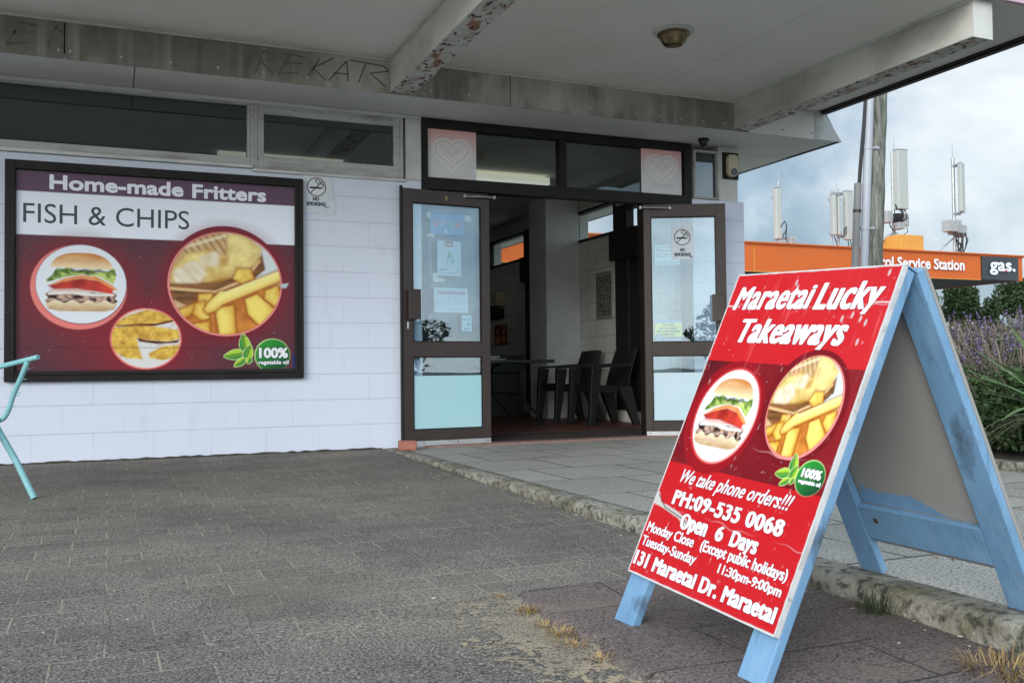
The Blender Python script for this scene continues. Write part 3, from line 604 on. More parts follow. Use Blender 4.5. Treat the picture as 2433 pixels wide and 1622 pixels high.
        npobj('flaking_underside', V, F, m_flake, bo)
        e = MB(); e.box(x0-.003,x1+.003,-3.062,-3.051,ZT-.002,ZC-.004); obj('end_cap', e, m_white, bo)
    fa = MB(); fa.box(-9,6.05,-3.125,-3.092,ZC-.012,ZC+.36); obj('canopy_fascia', fa, m_fascia, shop, bev=.004)
    gu = MB(); gu.box(5.987,6.05,-3.091,YB-.01,ZC-.025,ZC+.30); gu.box(5.955,5.986,-3.09,YB-.03,ZC-.014,ZC-.001); obj('gutter', gu, m_black, shop, bev=.004)
    r = MB(); r.box(-9,5.986,-3.09,9,ZC+.05,ZC+.33); obj('roof', r, m_roof, shop)
    # interior
    f = MB(); f.box(-9,5.338,.86,9,-.1,.02); f.box(-9,2.3,.19,.86,-.1,.02); f.box(5.0,5.338,.19,.86,-.1,.02); obj('shop_floor', f, m_floor, shop)
    st = MB(); st.box(2.343,4.962,-.13,.03,-.05,.016); obj('door_step', st, m_step, shop, bev=.006)
    ic = MB(); ic.box(-9,5.338,.10,9,2.725,2.745); obj('interior_ceiling', ic, m_intceil, shop)
    iw = MB(); X0,X1 = 5.34,5.536
    def seg(y0,y1,*zs):
        for a,b in zs: iw.box(X0,X1,y0,y1,a,b)
    Z = 2.73
    seg(.192,1.50,(-.1,Z)); seg(1.50,2.11,(-.1,.15),(2.46,Z)); seg(2.11,3.16,(-.1,2.165),(2.545,Z)); seg(3.16,4.13,(-.1,Z))
    seg(4.13,4.66,(-.1,.12),(2.56,Z)); seg(4.66,6.02,(-.1,2.14),(2.535,Z)); seg(6.02,9,(-.1,Z))
    obj('side_wall', iw, m_blockin, shop)
    bk = MB(); bk.box(-9,X0-.003,8.8,8.99,-.1,Z); bk.box(-9,-8.8,.2,8.8,-.1,Z); obj('rear_wall', bk, m_pillar, shop)
    p = MB(); p.box(4.88,5.337,3.02,3.52,.02,2.724); obj('pillar', p, m_pillar, shop, bev=.006)
    def sw(y0,y1,z0,z1,w):
        q = MB(); q.box(X0-.02,X0+.06,y0,y0+w,z0,z1); q.box(X0-.02,X0+.06,y1-w,y1,z0,z1); q.box(X0-.02,X0+.06,y0+w,y1-w,z1-w,z1); q.box(X0-.02,X0+.06,y0+w,y1-w,z0,z0+w)
        fo = obj('side_window', q, m_black, shop); g = MB(); g.box(X0+.02,X0+.026,y0+w,y1-w,z0+w,z1-w); obj('pane', g, m_glassw, fo)
    sw(2.11,3.16,2.165,2.545,.03); sw(4.66,6.02,2.14,2.535,.03)
    d = MB(); d.box(X0-.02,X0+.08,1.84,2.108,.15,2.46); d.box(X0-.02,X0+.08,1.50,1.78,.15,2.165); d.box(X0-.02,X0+.08,1.50,1.60,2.165,2.46); d.box(X0-.02,X0+.08,1.60,1.84,2.40,2.46)
    d.box(X0-.02,X0+.08,1.78,1.84,.15,.17); d.box(X0-.09,X0-.021,1.53,2.12,1.84,2.166); obj('shutter_post', d, m_dark, shop)
    d = MB(); d.box(X0-.02,X0+.08,4.24,4.658,.12,2.56); d.box(X0-.02,X0+.08,4.13,4.24,.12,2.16); d.box(X0-.09,X0-.021,4.1,4.68,1.82,2.16); obj('shutter_post', d, m_dark, shop)
    lb = MB(); lb.box(3.1,4.42,1.92,2.06,2.625,2.70); obj('strip_light', lb, m_tube, shop)
    lb = MB(); lb.box(.955,2.15,1.94,2.06,2.672,2.722); obj('strip_light', lb, m_tube, shop)
building()
tag_mat = MB(); tag_mat.box(2.5,4.95,.031,.855,-.03,.018); tag(obj('door_mat', tag_mat, m_mat),'dark brown mat just inside the open double doors','mat')
def spray():
    # faint sprayed scrawl on the bulkhead: strokes a fraction of a millimetre proud of the panel
    def stroke(mb, pts, w=.006):
        for (x0,z0),(x1,z1) in zip(pts[:-1],pts[1:]):
            d = Vector((x1-x0,z1-z0)).normalized(); nx,nz = -d.y*w,d.x*w
            mb.add([(x0+nx,YB-.0015,z0+nz),(x0-nx,YB-.0015,z0-nz),(x1-nx,YB-.0015,z1-nz),(x1+nx,YB-.0015,z1+nz)],[(0,1,2,3)])
    m = MB(); b = ZT; SH = lambda pts: [(x+(z-b-.05)*.35,z) for x,z in pts]
    E = lambda x,s=.16: ([(x+.02,b+.20),(x-.01,b+.05)],[(x-.02,b+.20),(x+s,b+.19)],[(x,b+.13),(x+s*.95,b+.145)],[(x-.01,b+.05),(x+s*.9,b+.075)])
    for p in E(-.60,.13): stroke(m,SH(p))
    for p in ([(-.37,b+.045),(-.345,b+.15),(-.32,b+.20)],[(-.33,b+.20),(-.29,b+.17),(-.285,b+.155)],[(-.335,b+.13),(-.30,b+.09),(-.285,b+.06)]): stroke(m,p)
    obj('sprayed_scrawl', m, m_ink, shop); m = MB()
    x = .95
    for p in ([(x,b+.20),(x,b+.05)],[(x,b+.20),(x+.09,b+.185),(x+.09,b+.14),(x,b+.13),(x+.12,b+.05)],*E(x+.17,.13),[(x+.40,b+.20),(x+.37,b+.05)],[(x+.38,b+.12),(x+.50,b+.21)],[(x+.38,b+.12),(x+.50,b+.04)],
              [(x+.52,b+.04),(x+.60,b+.20),(x+.66,b+.05)],[(x+.54,b+.10),(x+.65,b+.105)],[(x+.74,b+.05),(x+.74,b+.20)],[(x+.62,b+.21),(x+.88,b+.195),(x+.93,b+.16),(x+.80,b+.13),(x+.95,b+.04)]): stroke(m,SH(p),.0055)
    obj('sprayed_scrawl', m, m_ink, shop)
spray()
# --- doors
def door(hx, ang, W, ztop, left):
    a = R(ang); ex = Vector((math.cos(a),math.sin(a),0)); n = Vector((ex.y,-ex.x,0)); n = n if n.y < 0 else -n
    T = lambda u,d,z: (hx+ex.x*u+n.x*d, ex.y*u+n.y*d, z)
    if left: us0,us1 = .075,.69
    else: us0,us1 = .064,.646
    f = MB(T); th = .038
    f.box(0,us0,-th,0,.02,ztop); f.box(us1,W,-th,0,.02,ztop)
    f.box(us0,us1,-th,0,1.98,ztop); f.box(us0,us1,-th,0,.73,.85); f.box(us0,us1,-th,0,.02,.142)
    D = obj('door', f, m_brown, shop, bev=.003)
    g = MB(T); g.box(us0,us1,-.022,-.016,.85,1.98); g.box(us0,us1,-.022,-.016,.142,.73); obj('pane', g, m_glass, D)
    fl = MB(T); fl.box(us0+.002,us1-.002,-.015,-.013,.15,.576); obj('frosted_film', fl, m_film if left else m_film2, D)
    gk = MB(T)
    for z0,z1 in ((.85,1.98),(.142,.73)): gk.frame(us0,us1,-.012,-.004,z0,z1,.008)
    obj('glazing_bead', gk, m_black, D)
    k = MB(T); k.box(.005,W-.1 if left else W-.02,.001,.004,.004,.052)
    ks = MB(T)
    for u in (.03,.3,.6): ks.box(u,u+.01,.0042,.0055,.03,.04)
    obj2('kick_plate', [(k,m_alu),(ks,m_black)], D)
    h = MB(T); u0,u1 = (.638,.742) if left else (.597,.712)
    h.box(u0,u1,.022,.05,1.03,1.272); h.box(u1-.03,u1-.008,.0005,.022,1.06,1.09); h.box(u1-.03,u1-.008,.0005,.022,1.21,1.24); obj('handle', h, m_brown, D, bev=.004)
    if left:
        q = MB(T); q.box(.727,.741,.0005,.006,.955,1.012); obj('lock', q, m_alu, D, bev=.002)
        q = MB(T); q.box(.38,.402,.0005,.003,2.012,2.048); obj('latch_keep', q, m_gold, D)
        q = MB(T); q.box(W-.012,W+.004,-.03,.003,.03,ztop+.02); obj('edge_seal', q, m_black, D)
    ar = MB(T); ar.tube([(.235,.02,2.055),(.10,.045,2.058),(-.03,.03,2.062)],.008,8); ar.box(-.04,-.02,.01,.04,2.05,2.075); ar.box(.225,.245,.0005,.03,2.045,2.068)
    obj('closer_arm', ar, m_steel, D)
    return T, ex, n
TL, eL, nL = door(2.94,184,.785,2.09,True)
TR_, eR, nR = door(4.437,-25,.735,2.094,False)
UP = Vector((0,0,1))
# notices fixed on the doors: origin is the lower-left corner seen from outside
def on_left(u0,u1,z0,z1,d=-.0235):    # u grows to the left seen from the street
    return Vector(TL(u1,d,z0)), -eL, UP, u1-u0, z1-z0
def on_right(u0,u1,z0,z1,d=.003): return Vector(TR_(u0,d,z0)), eR, UP, u1-u0, z1-z0
def bars(A, rows, u0, u1, col, w=.0016, gap=.3, seed=1):
    q = random.Random(seed)
    for v in rows:
        u = u0
        while u < u1:
            L = q.uniform(.008,.03); A.rect(u,min(u+L,u1),v-w,v+w,col,.8); u += L+.006+q.random()*gap*.03
def no_smoking(A, cu, cv, r):
    A.ell(cu,cv,r*1.04,r*1.04,(236,200,206)); A.ell(cu,cv,r,r,(40,22,30)); A.ell(cu,cv,r*.9,r*.9,(222,230,236))
    A.rect(cu-.72*r,cu+.52*r,cv-.18*r,cv+.02*r,(36,40,44)); A.rect(cu+.58*r,cu+.63*r,cv-.18*r,cv+.02*r,(36,40,44)); A.rect(cu+.68*r,cu+.73*r,cv-.18*r,cv+.02*r,(36,40,44))
    w = .035*r
    A.line([(cu+.68*r,cv+.08*r),(cu+.66*r,cv+.25*r),(cu+.5*r,cv+.34*r),(cu+.2*r,cv+.36*r)],w,(36,40,44)); A.line([(cu+.76*r,cv+.08*r),(cu+.74*r,cv+.34*r),(cu+.56*r,cv+.48*r),(cu+.3*r,cv+.5*r)],w,(36,40,44))
    A.line([(cu+.1*r,cv+.3*r),(cu+.06*r,cv+.48*r),(cu-.1*r,cv+.6*r),(cu-.06*r,cv+.76*r),(cu+.1*r,cv+.8*r)],w*1.3,(36,40,44)); A.line([(cu+.2*r,cv+.76*r),(cu+.36*r,cv+.62*r),(cu+.38*r,cv+.5*r)],w*1.3,(36,40,44))
    A.seg((cu-.62*r,cv-.62*r),(cu+.64*r,cv+.64*r),.05*r,(70,20,30))
def notices():
    o,ex,ey,w,h = on_left(.223,.522,1.734,1.905)
    A = Art(w,h,.003,(92,150,206)); A.rect(.12,.15,.0,.05,(176,206,226)); sgn = A.panel('open_sign',o,ex,ey,.002,m_print); tag(sgn,'blue OPEN sign with coloured letters taped high in the left door','sign')
    for i,(ch,c) in enumerate(zip('OPEN',((.62,.10,.13),(.42,.40,.62),(.12,.46,.36),(.62,.10,.13)))):
        m = mat('open_letter_%d' % i, c, .5, layers=[((.5,.45,.5),30,.55,.7,None,.4)]); lettering(ch,o,ex,ey,(.022+.066*i,.075+.066*i,.062-.003*i,.128-.003*i),m,sgn,stroke=.004)
    for (u0,u1,z0,z1) in ((.158,.222,1.85,1.905),(.522,.553,1.86,1.915),(.485,.55,1.705,1.735)): tp = MB(); tp.add([TL(u0,-.0232,z0),TL(u1,-.0232,z0+.006),TL(u1,-.0232,z1),TL(u0,-.0232,z1)],[(0,1,2,3)]); obj('tape', tp, m_tape, sgn)
    o,ex,ey,w,h = on_left(.253,.464,1.395,1.684)
    A = Art(w,h,.003,(206,216,228)); A.rect(.068,.140,.238,.285,(176,70,78)); A.rect(.076,.132,.252,.266,(220,180,186)); 
    A.poly([(.078,.115),(.105,.215),(.115,.2),(.150,.125),(.138,.125),(.12,.155),(.1,.15),(.09,.115)],(58,178,120)); A.poly([(.11,.115),(.15,.11),(.148,.122),(.115,.125)],(40,120,90))
    bars(A,(.10,.088),.05,.16,(120,136,160)); A.rect(.015,.09,.045,.056,(120,130,150)); A.line([(.0,.03),(.08,.022),(.16,.03),(.21,.05)],.0016,(80,90,120)); bars(A,(.018,),.02,.19,(140,150,170))
    sg = A.panel('certificate',o,ex,ey,.001,m_paper); tag(sg,'white certificate with a green letter A and red header, below the OPEN sign','paper notice')
    tp = MB(); tp.add([TL(.40,-.0242,1.345),TL(.505,-.0242,1.34),TL(.507,-.0242,1.415),TL(.468,-.0242,1.415),TL(.46,-.0242,1.378),TL(.40,-.0242,1.37)],[(0,1,2,3,4,5)]); obj('tape', tp, m_tape, sg)
    o,ex,ey,w,h = on_left(.194,.495,1.092,1.296)
    A = Art(w,h,.003,(208,218,230)); A.rect(.025,.275,.150,.178,(170,128,150)); bars(A,(.164,),.04,.26,(214,190,206),.003); bars(A,(.128,),.10,.2,(90,100,120),.0025)
    bars(A,(.108,.093,.08,.066),.015,.14,(110,120,140),.002,seed=2); bars(A,(.108,.093,.08),.17,.28,(110,120,140),.002,seed=3); bars(A,(.036,.025),.13,.28,(120,130,150),.0016,seed=4)
    tag(A.panel('opening_hours_sheet',o,ex,ey,.001,m_paper),'landscape white sheet of opening hours with a mauve heading in the left door','paper notice')
    o,ex,ey,w,h = on_left(.161,.252,.942,1.073)
    A = Art(w,h,.003,(176,206,222)); A.rect(.01,.04,.09,.1,(90,110,140)); A.rect(.05,.075,.085,.105,(110,130,160)); A.ell(.064,.055,.012,.012,(90,110,140)); A.rect(.02,.07,.012,.02,(90,110,140))
    tag(A.panel('small_sticker',o,ex,ey,.001,m_paper),'small pale blue sticker low at the right of the left door glass','sticker')
    # right door
    o,ex,ey,w,h = on_right(.248,.448,1.597,1.893,-.0125)
    A = Art(w,h,.0025,(214,224,232)); no_smoking(A,w*.5,h*.665,.073); A.rect(w*.82,w*.96,.012,.024,(120,130,140)); s = A.panel('no_smoking_notice',o,ex,ey,.001,m_paper); tag(s,'NO SMOKING notice in the glass of the right door','notice')
    lettering('NO',o,ex,ey,(.078,.124,.068,.100),m_letk,s,stroke=.0018); lettering('SMOKING',o,ex,ey,(.026,.176,.025,.058),m_letk,s,stroke=.0018)
    o,ex,ey,w,h = on_right(.101,.322,1.549,1.727,-.0235)
    A = Art(w,h,.003,(196,212,214)); A.rect(.015,.155,.122,.165,(96,124,132)); A.rect(.015,.21,.012,.030,(96,124,132)); A.rect(.02,.205,.017,.025,(200,212,214)); s = A.panel('camera_warning_notice',o,ex,ey,.001,m_paper); tag(s,'grey WARNING CCTV notice partly behind the no smoking notice on the right door','notice')
    lettering('WARN',o,ex,ey,(.02,.148,.128,.160),mat('notice_pale_ink',(.6,.66,.68),.6,layers=[((.5,.55,.57),30,.5,.7,None,.4)]),s,stroke=.002)
    lettering('CCTV',o,ex,ey,(.015,.135,.068,.104),mat('notice_grey_ink',(.14,.19,.20),.6,layers=[((.2,.25,.26),30,.5,.7,None,.4)]),s,stroke=.002); 
    o,ex,ey,w,h = on_right(.090,.336,.856,1.05,-.0235)
    A = Art(w,h,.003,(206,214,74)); A.rect(0,w,.168,h,(104,140,196)); A.rect(0,w,0,.042,(78,112,150)); A.ell(.034,.034,.036,.034,(60,90,130)); A.ell(.034,.034,.028,.027,(130,160,190)); bars(A,(.020,),.06,.24,(214,222,230),.005)
    for i in range(5): A.seg((.01+.012*i,.176),(.016+.012*i,.182),.0018,(214,224,236)); A.seg((.18+.012*i,.176),(.186+.012*i,.182),.0018,(214,224,236))
    s = A.panel('security_notice',o,ex,ey,.001,m_paper); tag(s,'yellow and blue security notice about no cash kept, low in the right door','notice')
    for i,tx in enumerate(('NO CASH','OR VALUABLES','KEPT ON PREMISES','OVERNIGHT')):
        wd = (.10,.16,.21,.13)[i]; lettering(tx,o,ex,ey,(w/2-wd/2,w/2+wd/2,.140-.029*i,.160-.029*i),m_letk,s,stroke=.0012)
    # wall notice
    o = Vector((1.374,-.004,1.878)); ex = Vector((1,0,0)); w,h = .222,.30
    A = Art(w,h,.0025,(210,220,226)); no_smoking(A,w*.52,h*.60,.074); A.rect(w*.80,w*.95,.020,.032,(150,158,166)); s = A.panel('no_smoking_notice',o,ex,UP,.002,m_paper); tag(s,'NO SMOKING notice taped to the white wall right of the fish and chips banner','notice')
    lettering('NO',o,ex,UP,(.085,.135,.072,.103),m_letk,s,stroke=.0018); lettering('SMOKING',o,ex,UP,(.035,.187,.032,.064),m_letk,s,stroke=.0018)
    tp = MB(); tp.add([(1.585,-.006,1.86),(1.635,-.006,1.85),(1.640,-.006,1.93),(1.612,-.006,2.05),(1.612,-.006,2.16),(1.588,-.006,2.185)],[(0,1,2,3,4,5)]); tc_ = tp; obj('tape', tp, m_clear, s); tp = MB(); tp.add([(1.36,-.0065,1.858),(1.62,-.0065,1.845),(1.62,-.0065,1.872),(1.36,-.0065,1.884)],[(0,1,2,3)]); obj('tape', tp, m_clear, s)
notices()
# --- heart posters in the transom
def heart_poster(x0,x1,z0,z1,text,label):
    w,h = x1-x0,z1-z0; A = Art(w,h,.004,(190,192,194)); t = np.clip((A.v/h-.45)/.55,0,1)[...,None]
    A.c = lin((222,222,222))*(1-t)+lin((238,184,180))*t
    cu,cv,s = w*.5,h*(.50 if not text else .56),w*.34
    def heart(k):
        P = []
        for i in range(48):
            a = 2*math.pi*i/48; x = 16*math.sin(a)**3; y = 13*math.cos(a)-5*math.cos(2*a)-2*math.cos(3*a)-math.cos(4*a)
            P.append((cu+k*s*x/16, cv+k*s*(y+2)/17*.92))
        return P
    d1 = A.dpoly(heart(1)); d2 = A.dpoly(heart(.60))
    A.paint(.8*A.m(np.abs(d1)-.024,.008), (250,248,246)); A.paint(.55*A.m(np.abs(d1)-.012,.006),(196,184,184)); A.paint(.8*A.m(np.abs(d2)-.018,.008), (250,248,246)); A.paint(.5*A.m(np.abs(d2)-.008,.006),(196,184,184))
    o = Vector((x0,.035,z0)); s_ = A.panel('heart_poster',o,Vector((1,0,0)),UP,.002,m_paper); tag(s_,label,'poster')
    if text: lettering(text,o,Vector((1,0,0)),UP,(w*.22,w*.80,h*.16,h*.24),mat('faded_ink',(.58,.58,.58),.6,layers=[((.5,.5,.5),30,.5,.7,None,.4)]),s_,stroke=.002)
heart_poster(2.41,2.84,2.207,2.614,None,'faded pink heart poster at the left end of the glass over the doors')
heart_poster(4.442,4.872,2.207,2.614,'STREETS','faded pink heart poster lettered STREETS at the right end above the doors')
# --- wall banner
def banner():
    t = thing('wall_banner','large framed fish and chips and fritters banner on the white block wall','banner',(.358,-.0,.57))
    fr = MB(); fr.frame(-.662,1.378,-.05,-.0005,.57,2.106,.066); fo = obj('frame', fr, m_black, t, bev=.004)
    fb = MB(); fb.frame(-.616,1.332,-.062,-.0505,.616,2.06,.018); obj('frame_bead', fb, m_black, fo, bev=.003)
    W,H = 1.912,1.408; ox,oz = -.598,.634         # inside of the frame
    A = Art(W,H,.0045,(84,52,62)); sx = lambda x: x-.064; sy = lambda y: y-.064
    X,Y = A.u,A.v; n1 = fbm(X*2.2,Y*2.2,2)
    red = np.clip(1.1-np.hypot((X-sx(.4))/.95,(Y-sy(.55))/.55),0,1)*.55; A.paint(red,(128,30,44))
    red = np.clip(1.15-np.hypot((X-sx(1.55))/.75,(Y-sy(.62))/.62),0,1)*.55; A.paint(red,(128,30,44))
    red = np.clip(1.2-np.hypot((X-sx(.85))/.5,(Y-sy(.22))/.42),0,1)*.7; A.paint(red,(150,30,44)); A.paint(np.clip(n1-.5,0,.3),(60,36,48))
    # white band with its notch round the chips disc
    yb = sy(1.022); A.paint(A.m(yb-A.v), (238,244,255)); A.rect(0,W,sy(1.324),H,(98,72,92))
    c,r = (sx(1.463),sy(.715)),(.43,.43); A.paint(A.m(A.dell(c[0],c[1],r[0],r[1])), (112,30,44))
    for (cu,cv,ru,rv,k) in ((.478,.682,.335,.325,'burger'),(1.466,.713,.424,.402,'chips'),(.910,.300,.255,.235,'fritters')):
        A.ell(sx(cu),sy(cv),ru*1.10,rv*1.10,(140,26,40),.5,.06)
    A.ell(sx(.470),sy(.664),.312,.30,(236,130,124)); A.ell(sx(.486),sy(.684),.296,.284,(120,24,34)); A.ell(sx(.484),sy(.684),.292,.278,(222,228,240)); food_disc(A,sx(.484),sy(.684),.288,.274,'burger')
    A.ell(sx(1.466),sy(.711),.412,.390,(240,150,146)); A.ell(sx(1.468),sy(.714),.402,.382,(200,90,70)); food_disc(A,sx(1.468),sy(.714),.398,.379,'chips')
    A.ell(sx(.910),sy(.300),.242,.222,(238,120,112)); food_disc(A,sx(.911),sy(.301),.231,.212,'fritters')
    badge(A,sx(1.805),sy(.176),.128,sx(1.600),sy(.188),.125)
    A.line([(0,sy(.238)),(W,sy(.232))],.002,(46,26,34),.7); A.line([(sx(1.19),sy(1.324)),(sx(1.19),H)],.002,(70,52,66),.6)
    for q in ([(.08,.42),(.25,.27),(.5,.2),(.62,.18)],[(1.2,.31),(1.5,.30),(1.8,.36)],[(.12,.92),(.2,.84)],[(.2,.93),(.13,.83)],[(.85,.57),(.93,.52)]): A.line([(sx(a),sy(b)) for a,b in q],.0022,(58,36,44),.7)
    A.poly([(sx(1.87),sy(.72)),(sx(1.93),sy(.73)),(sx(1.91),sy(.69)),(sx(1.87),sy(.69))],(190,200,206)); 
    sc = fbm(X*60,Y*60,7,3); A.paint(np.clip((sc-.84)*8,0,.35),(200,200,206))
    A.rect(W-.018,W,0,.12,(40,52,120)); A.rect(0,.008,0,H,(52,36,44)); A.rect(0,W,0,.012,(52,36,44)); A.rect(0,W,H-.008,H,(64,50,62))
    o = Vector((ox,-.030,oz)); ex = Vector((1,0,0)); p = A.panel('printed_panel',o,ex,UP,.006,m_print,t)
    def L(tx,x0,x1,y0,y1,m,**k): return lettering(tx,o,ex,UP,(sx(x0),sx(x1),sy(y0),sy(y1)),m,p,**k)
    L('Home-made',.276,1.165,1.344,1.450,m_letw,stroke=.0055,outline=m_letp,ow=.004); L('Fritters',1.226,1.762,1.340,1.446,m_letw,stroke=.0055,outline=m_letp,ow=.004)
    L('FISH & CHIPS',.113,1.205,1.105,1.242,m_letg)
    L('100%',1.705,1.922,.155,.236,m_letw,stroke=.005,outline=m_letn,ow=.004); L('vegetable oil',1.697,1.927,.100,.140,m_letw,stroke=.0015,outline=m_letn,ow=.003)
banner()
# --- small fittings
def fittings():
    t = thing('alarm_siren','yellowed alarm siren box on a black backplate beside the small top window','alarm',(5.39,0,2.388))
    b = MB(); b.box(5.305,5.477,-.012,.005,2.388,2.638); obj('backplate', b, m_black, t)
    c = MB(); P = [(5.33+.0,2.46),(5.335,2.43),(5.355,2.41),(5.385,2.402),(5.415,2.41),(5.435,2.43),(5.44,2.46),(5.44,2.58),(5.425,2.61),(5.345,2.61),(5.33,2.58)]
    c.prism([(x,-.013,z) for x,z in P],(0,-.05,0)); obj('cover', c, m_cream, t, bev=.006)
    q = MB(); P = [(5.388+.034*math.cos(2*math.pi*i/20),2.448+.034*math.sin(2*math.pi*i/20)) for i in range(20)]; q.prism([(x,-.0635,z) for x,z in P],(0,-.008,0)); obj('lens', q, m_lens, t)
    t = thing('security_camera','small black dome security camera under the eave soffit over the right door','camera',(4.965,-.19,ZT))
    b = MB(); b.lathe([(.048,-.001),(.05,-.012),(.046,-.028),(.036,-.03)],(4.965,-.19,ZT)); obj('mount', b, m_black, t, smooth=True)
    b = MB(); b.lathe([(.036,-.03),(.034,-.05),(.024,-.066),(.008,-.073),(.001,-.074)],(4.965,-.19,ZT)); obj('dome', b, m_lens, t, smooth=True)
    c = (3.59,-1.84,ZC); t = thing('ceiling_light','recessed brass downlight in a white ring in the canopy ceiling','light',c)
    b = MB(); b.lathe([(.145,0),(.147,-.006),(.135,-.014),(.105,-.016)],c,40); obj('trim_ring', b, m_white, t, smooth=True)
    b = MB(); b.lathe([(.105,-.010),(.112,-.028),(.098,-.034),(.095,-.05),(.082,-.075),(.066,-.095),(.058,-.098),(.05,-.07),(.03,-.06),(.001,-.055)],c,40); obj('reflector', b, m_gold, t, smooth=True)
    b = MB(); b.hexa([(2.07,-.245,.001),(2.20,-.30,.001),(2.225,-.20,.001),(2.09,-.145,.001),(2.07,-.245,.075),(2.20,-.30,.075),(2.225,-.20,.075),(2.09,-.145,.075)])
    tag(obj('brick', b, m_brick, None, bev=.012),'worn red brick holding the left door open','brick')
fittings()
# --- inside the shop
def make_chair(loc, label):
    t = thing('plastic_chair',label,'chair',loc,'black plastic chairs inside the shop')
    x,y = loc[0],loc[1]; T = lambda a,b,z: (x+a,y+b,z+.02)      # faces -X; seat about 0.44 high
    s = MB(T); s.hexa([(-.21,-.21,.345),(.21,-.20,.33),(.21,.20,.33),(-.21,.21,.345),(-.22,-.21,.435),(.22,-.20,.405),(.22,.20,.405),(-.22,.21,.435)]); obj('seat', s, m_plast, t, bev=.01)
    b = MB(T); P = [(.20,.40),(.235,.52),(.28,.66),(.335,.80)]; V = []
    for i,(a,z) in enumerate(P):
        for k in range(9):
            yy = -.235+.47*k/8; cv = .045*(1-(yy/.235)**2); V.append((a+cv-.02,yy,z+(.0 if i < 3 else .012*(1-(yy/.235)**2))))
    n = len(V); V2 = [(a+.014,b_,z) for a,b_,z in V]; F = []
    for i in range(3):
        for k in range(8):
            q = (i*9+k,i*9+k+1,(i+1)*9+k+1,(i+1)*9+k); F.append(q); F.append(tuple(n+j for j in q[::-1]))
    for i in range(3):
        for k in (0,8): F.append((i*9+k,(i+1)*9+k,n+(i+1)*9+k,n+i*9+k))
    for k in range(8): F.append((27+k,27+k+1,n+27+k+1,n+27+k))
    b.add(V+V2,F); obj('backrest', b, m_plast, t)
    for sgn in (-1,1):
        a = MB(T); a.hexa([(-.25,sgn*.235-.028,.60),(.25,sgn*.235-.028,.63),(.25,sgn*.235+.028,.63),(-.25,sgn*.235+.028,.60),(-.25,sgn*.235-.028,.625),(.25,sgn*.235-.028,.655),(.25,sgn*.235+.028,.655),(-.25,sgn*.235+.028,.625)])
        obj('armrest', a, m_plast, t, bev=.008)
        l = MB(T); l.hexa([(-.285,sgn*.24-.025,0),(-.225,sgn*.24-.025,0),(-.225,sgn*.24+.025,0),(-.285,sgn*.24+.025,0),(-.25,sgn*.235-.035,.60),(-.13,sgn*.235-.035,.60),(-.13,sgn*.235+.035,.60),(-.25,sgn*.235+.035,.60)]); obj('leg', l, m_plast, t, bev=.006)
        l = MB(T); l.hexa([(.26,sgn*.23-.03,0),(.33,sgn*.23-.03,0),(.33,sgn*.23+.03,0),(.26,sgn*.23+.03,0),(.08,sgn*.21-.04,.41),(.235,sgn*.21-.04,.41),(.235,sgn*.21+.04,.41),(.08,sgn*.21+.04,.41)]); obj('leg', l, m_plast, t, bev=.006)
    return t
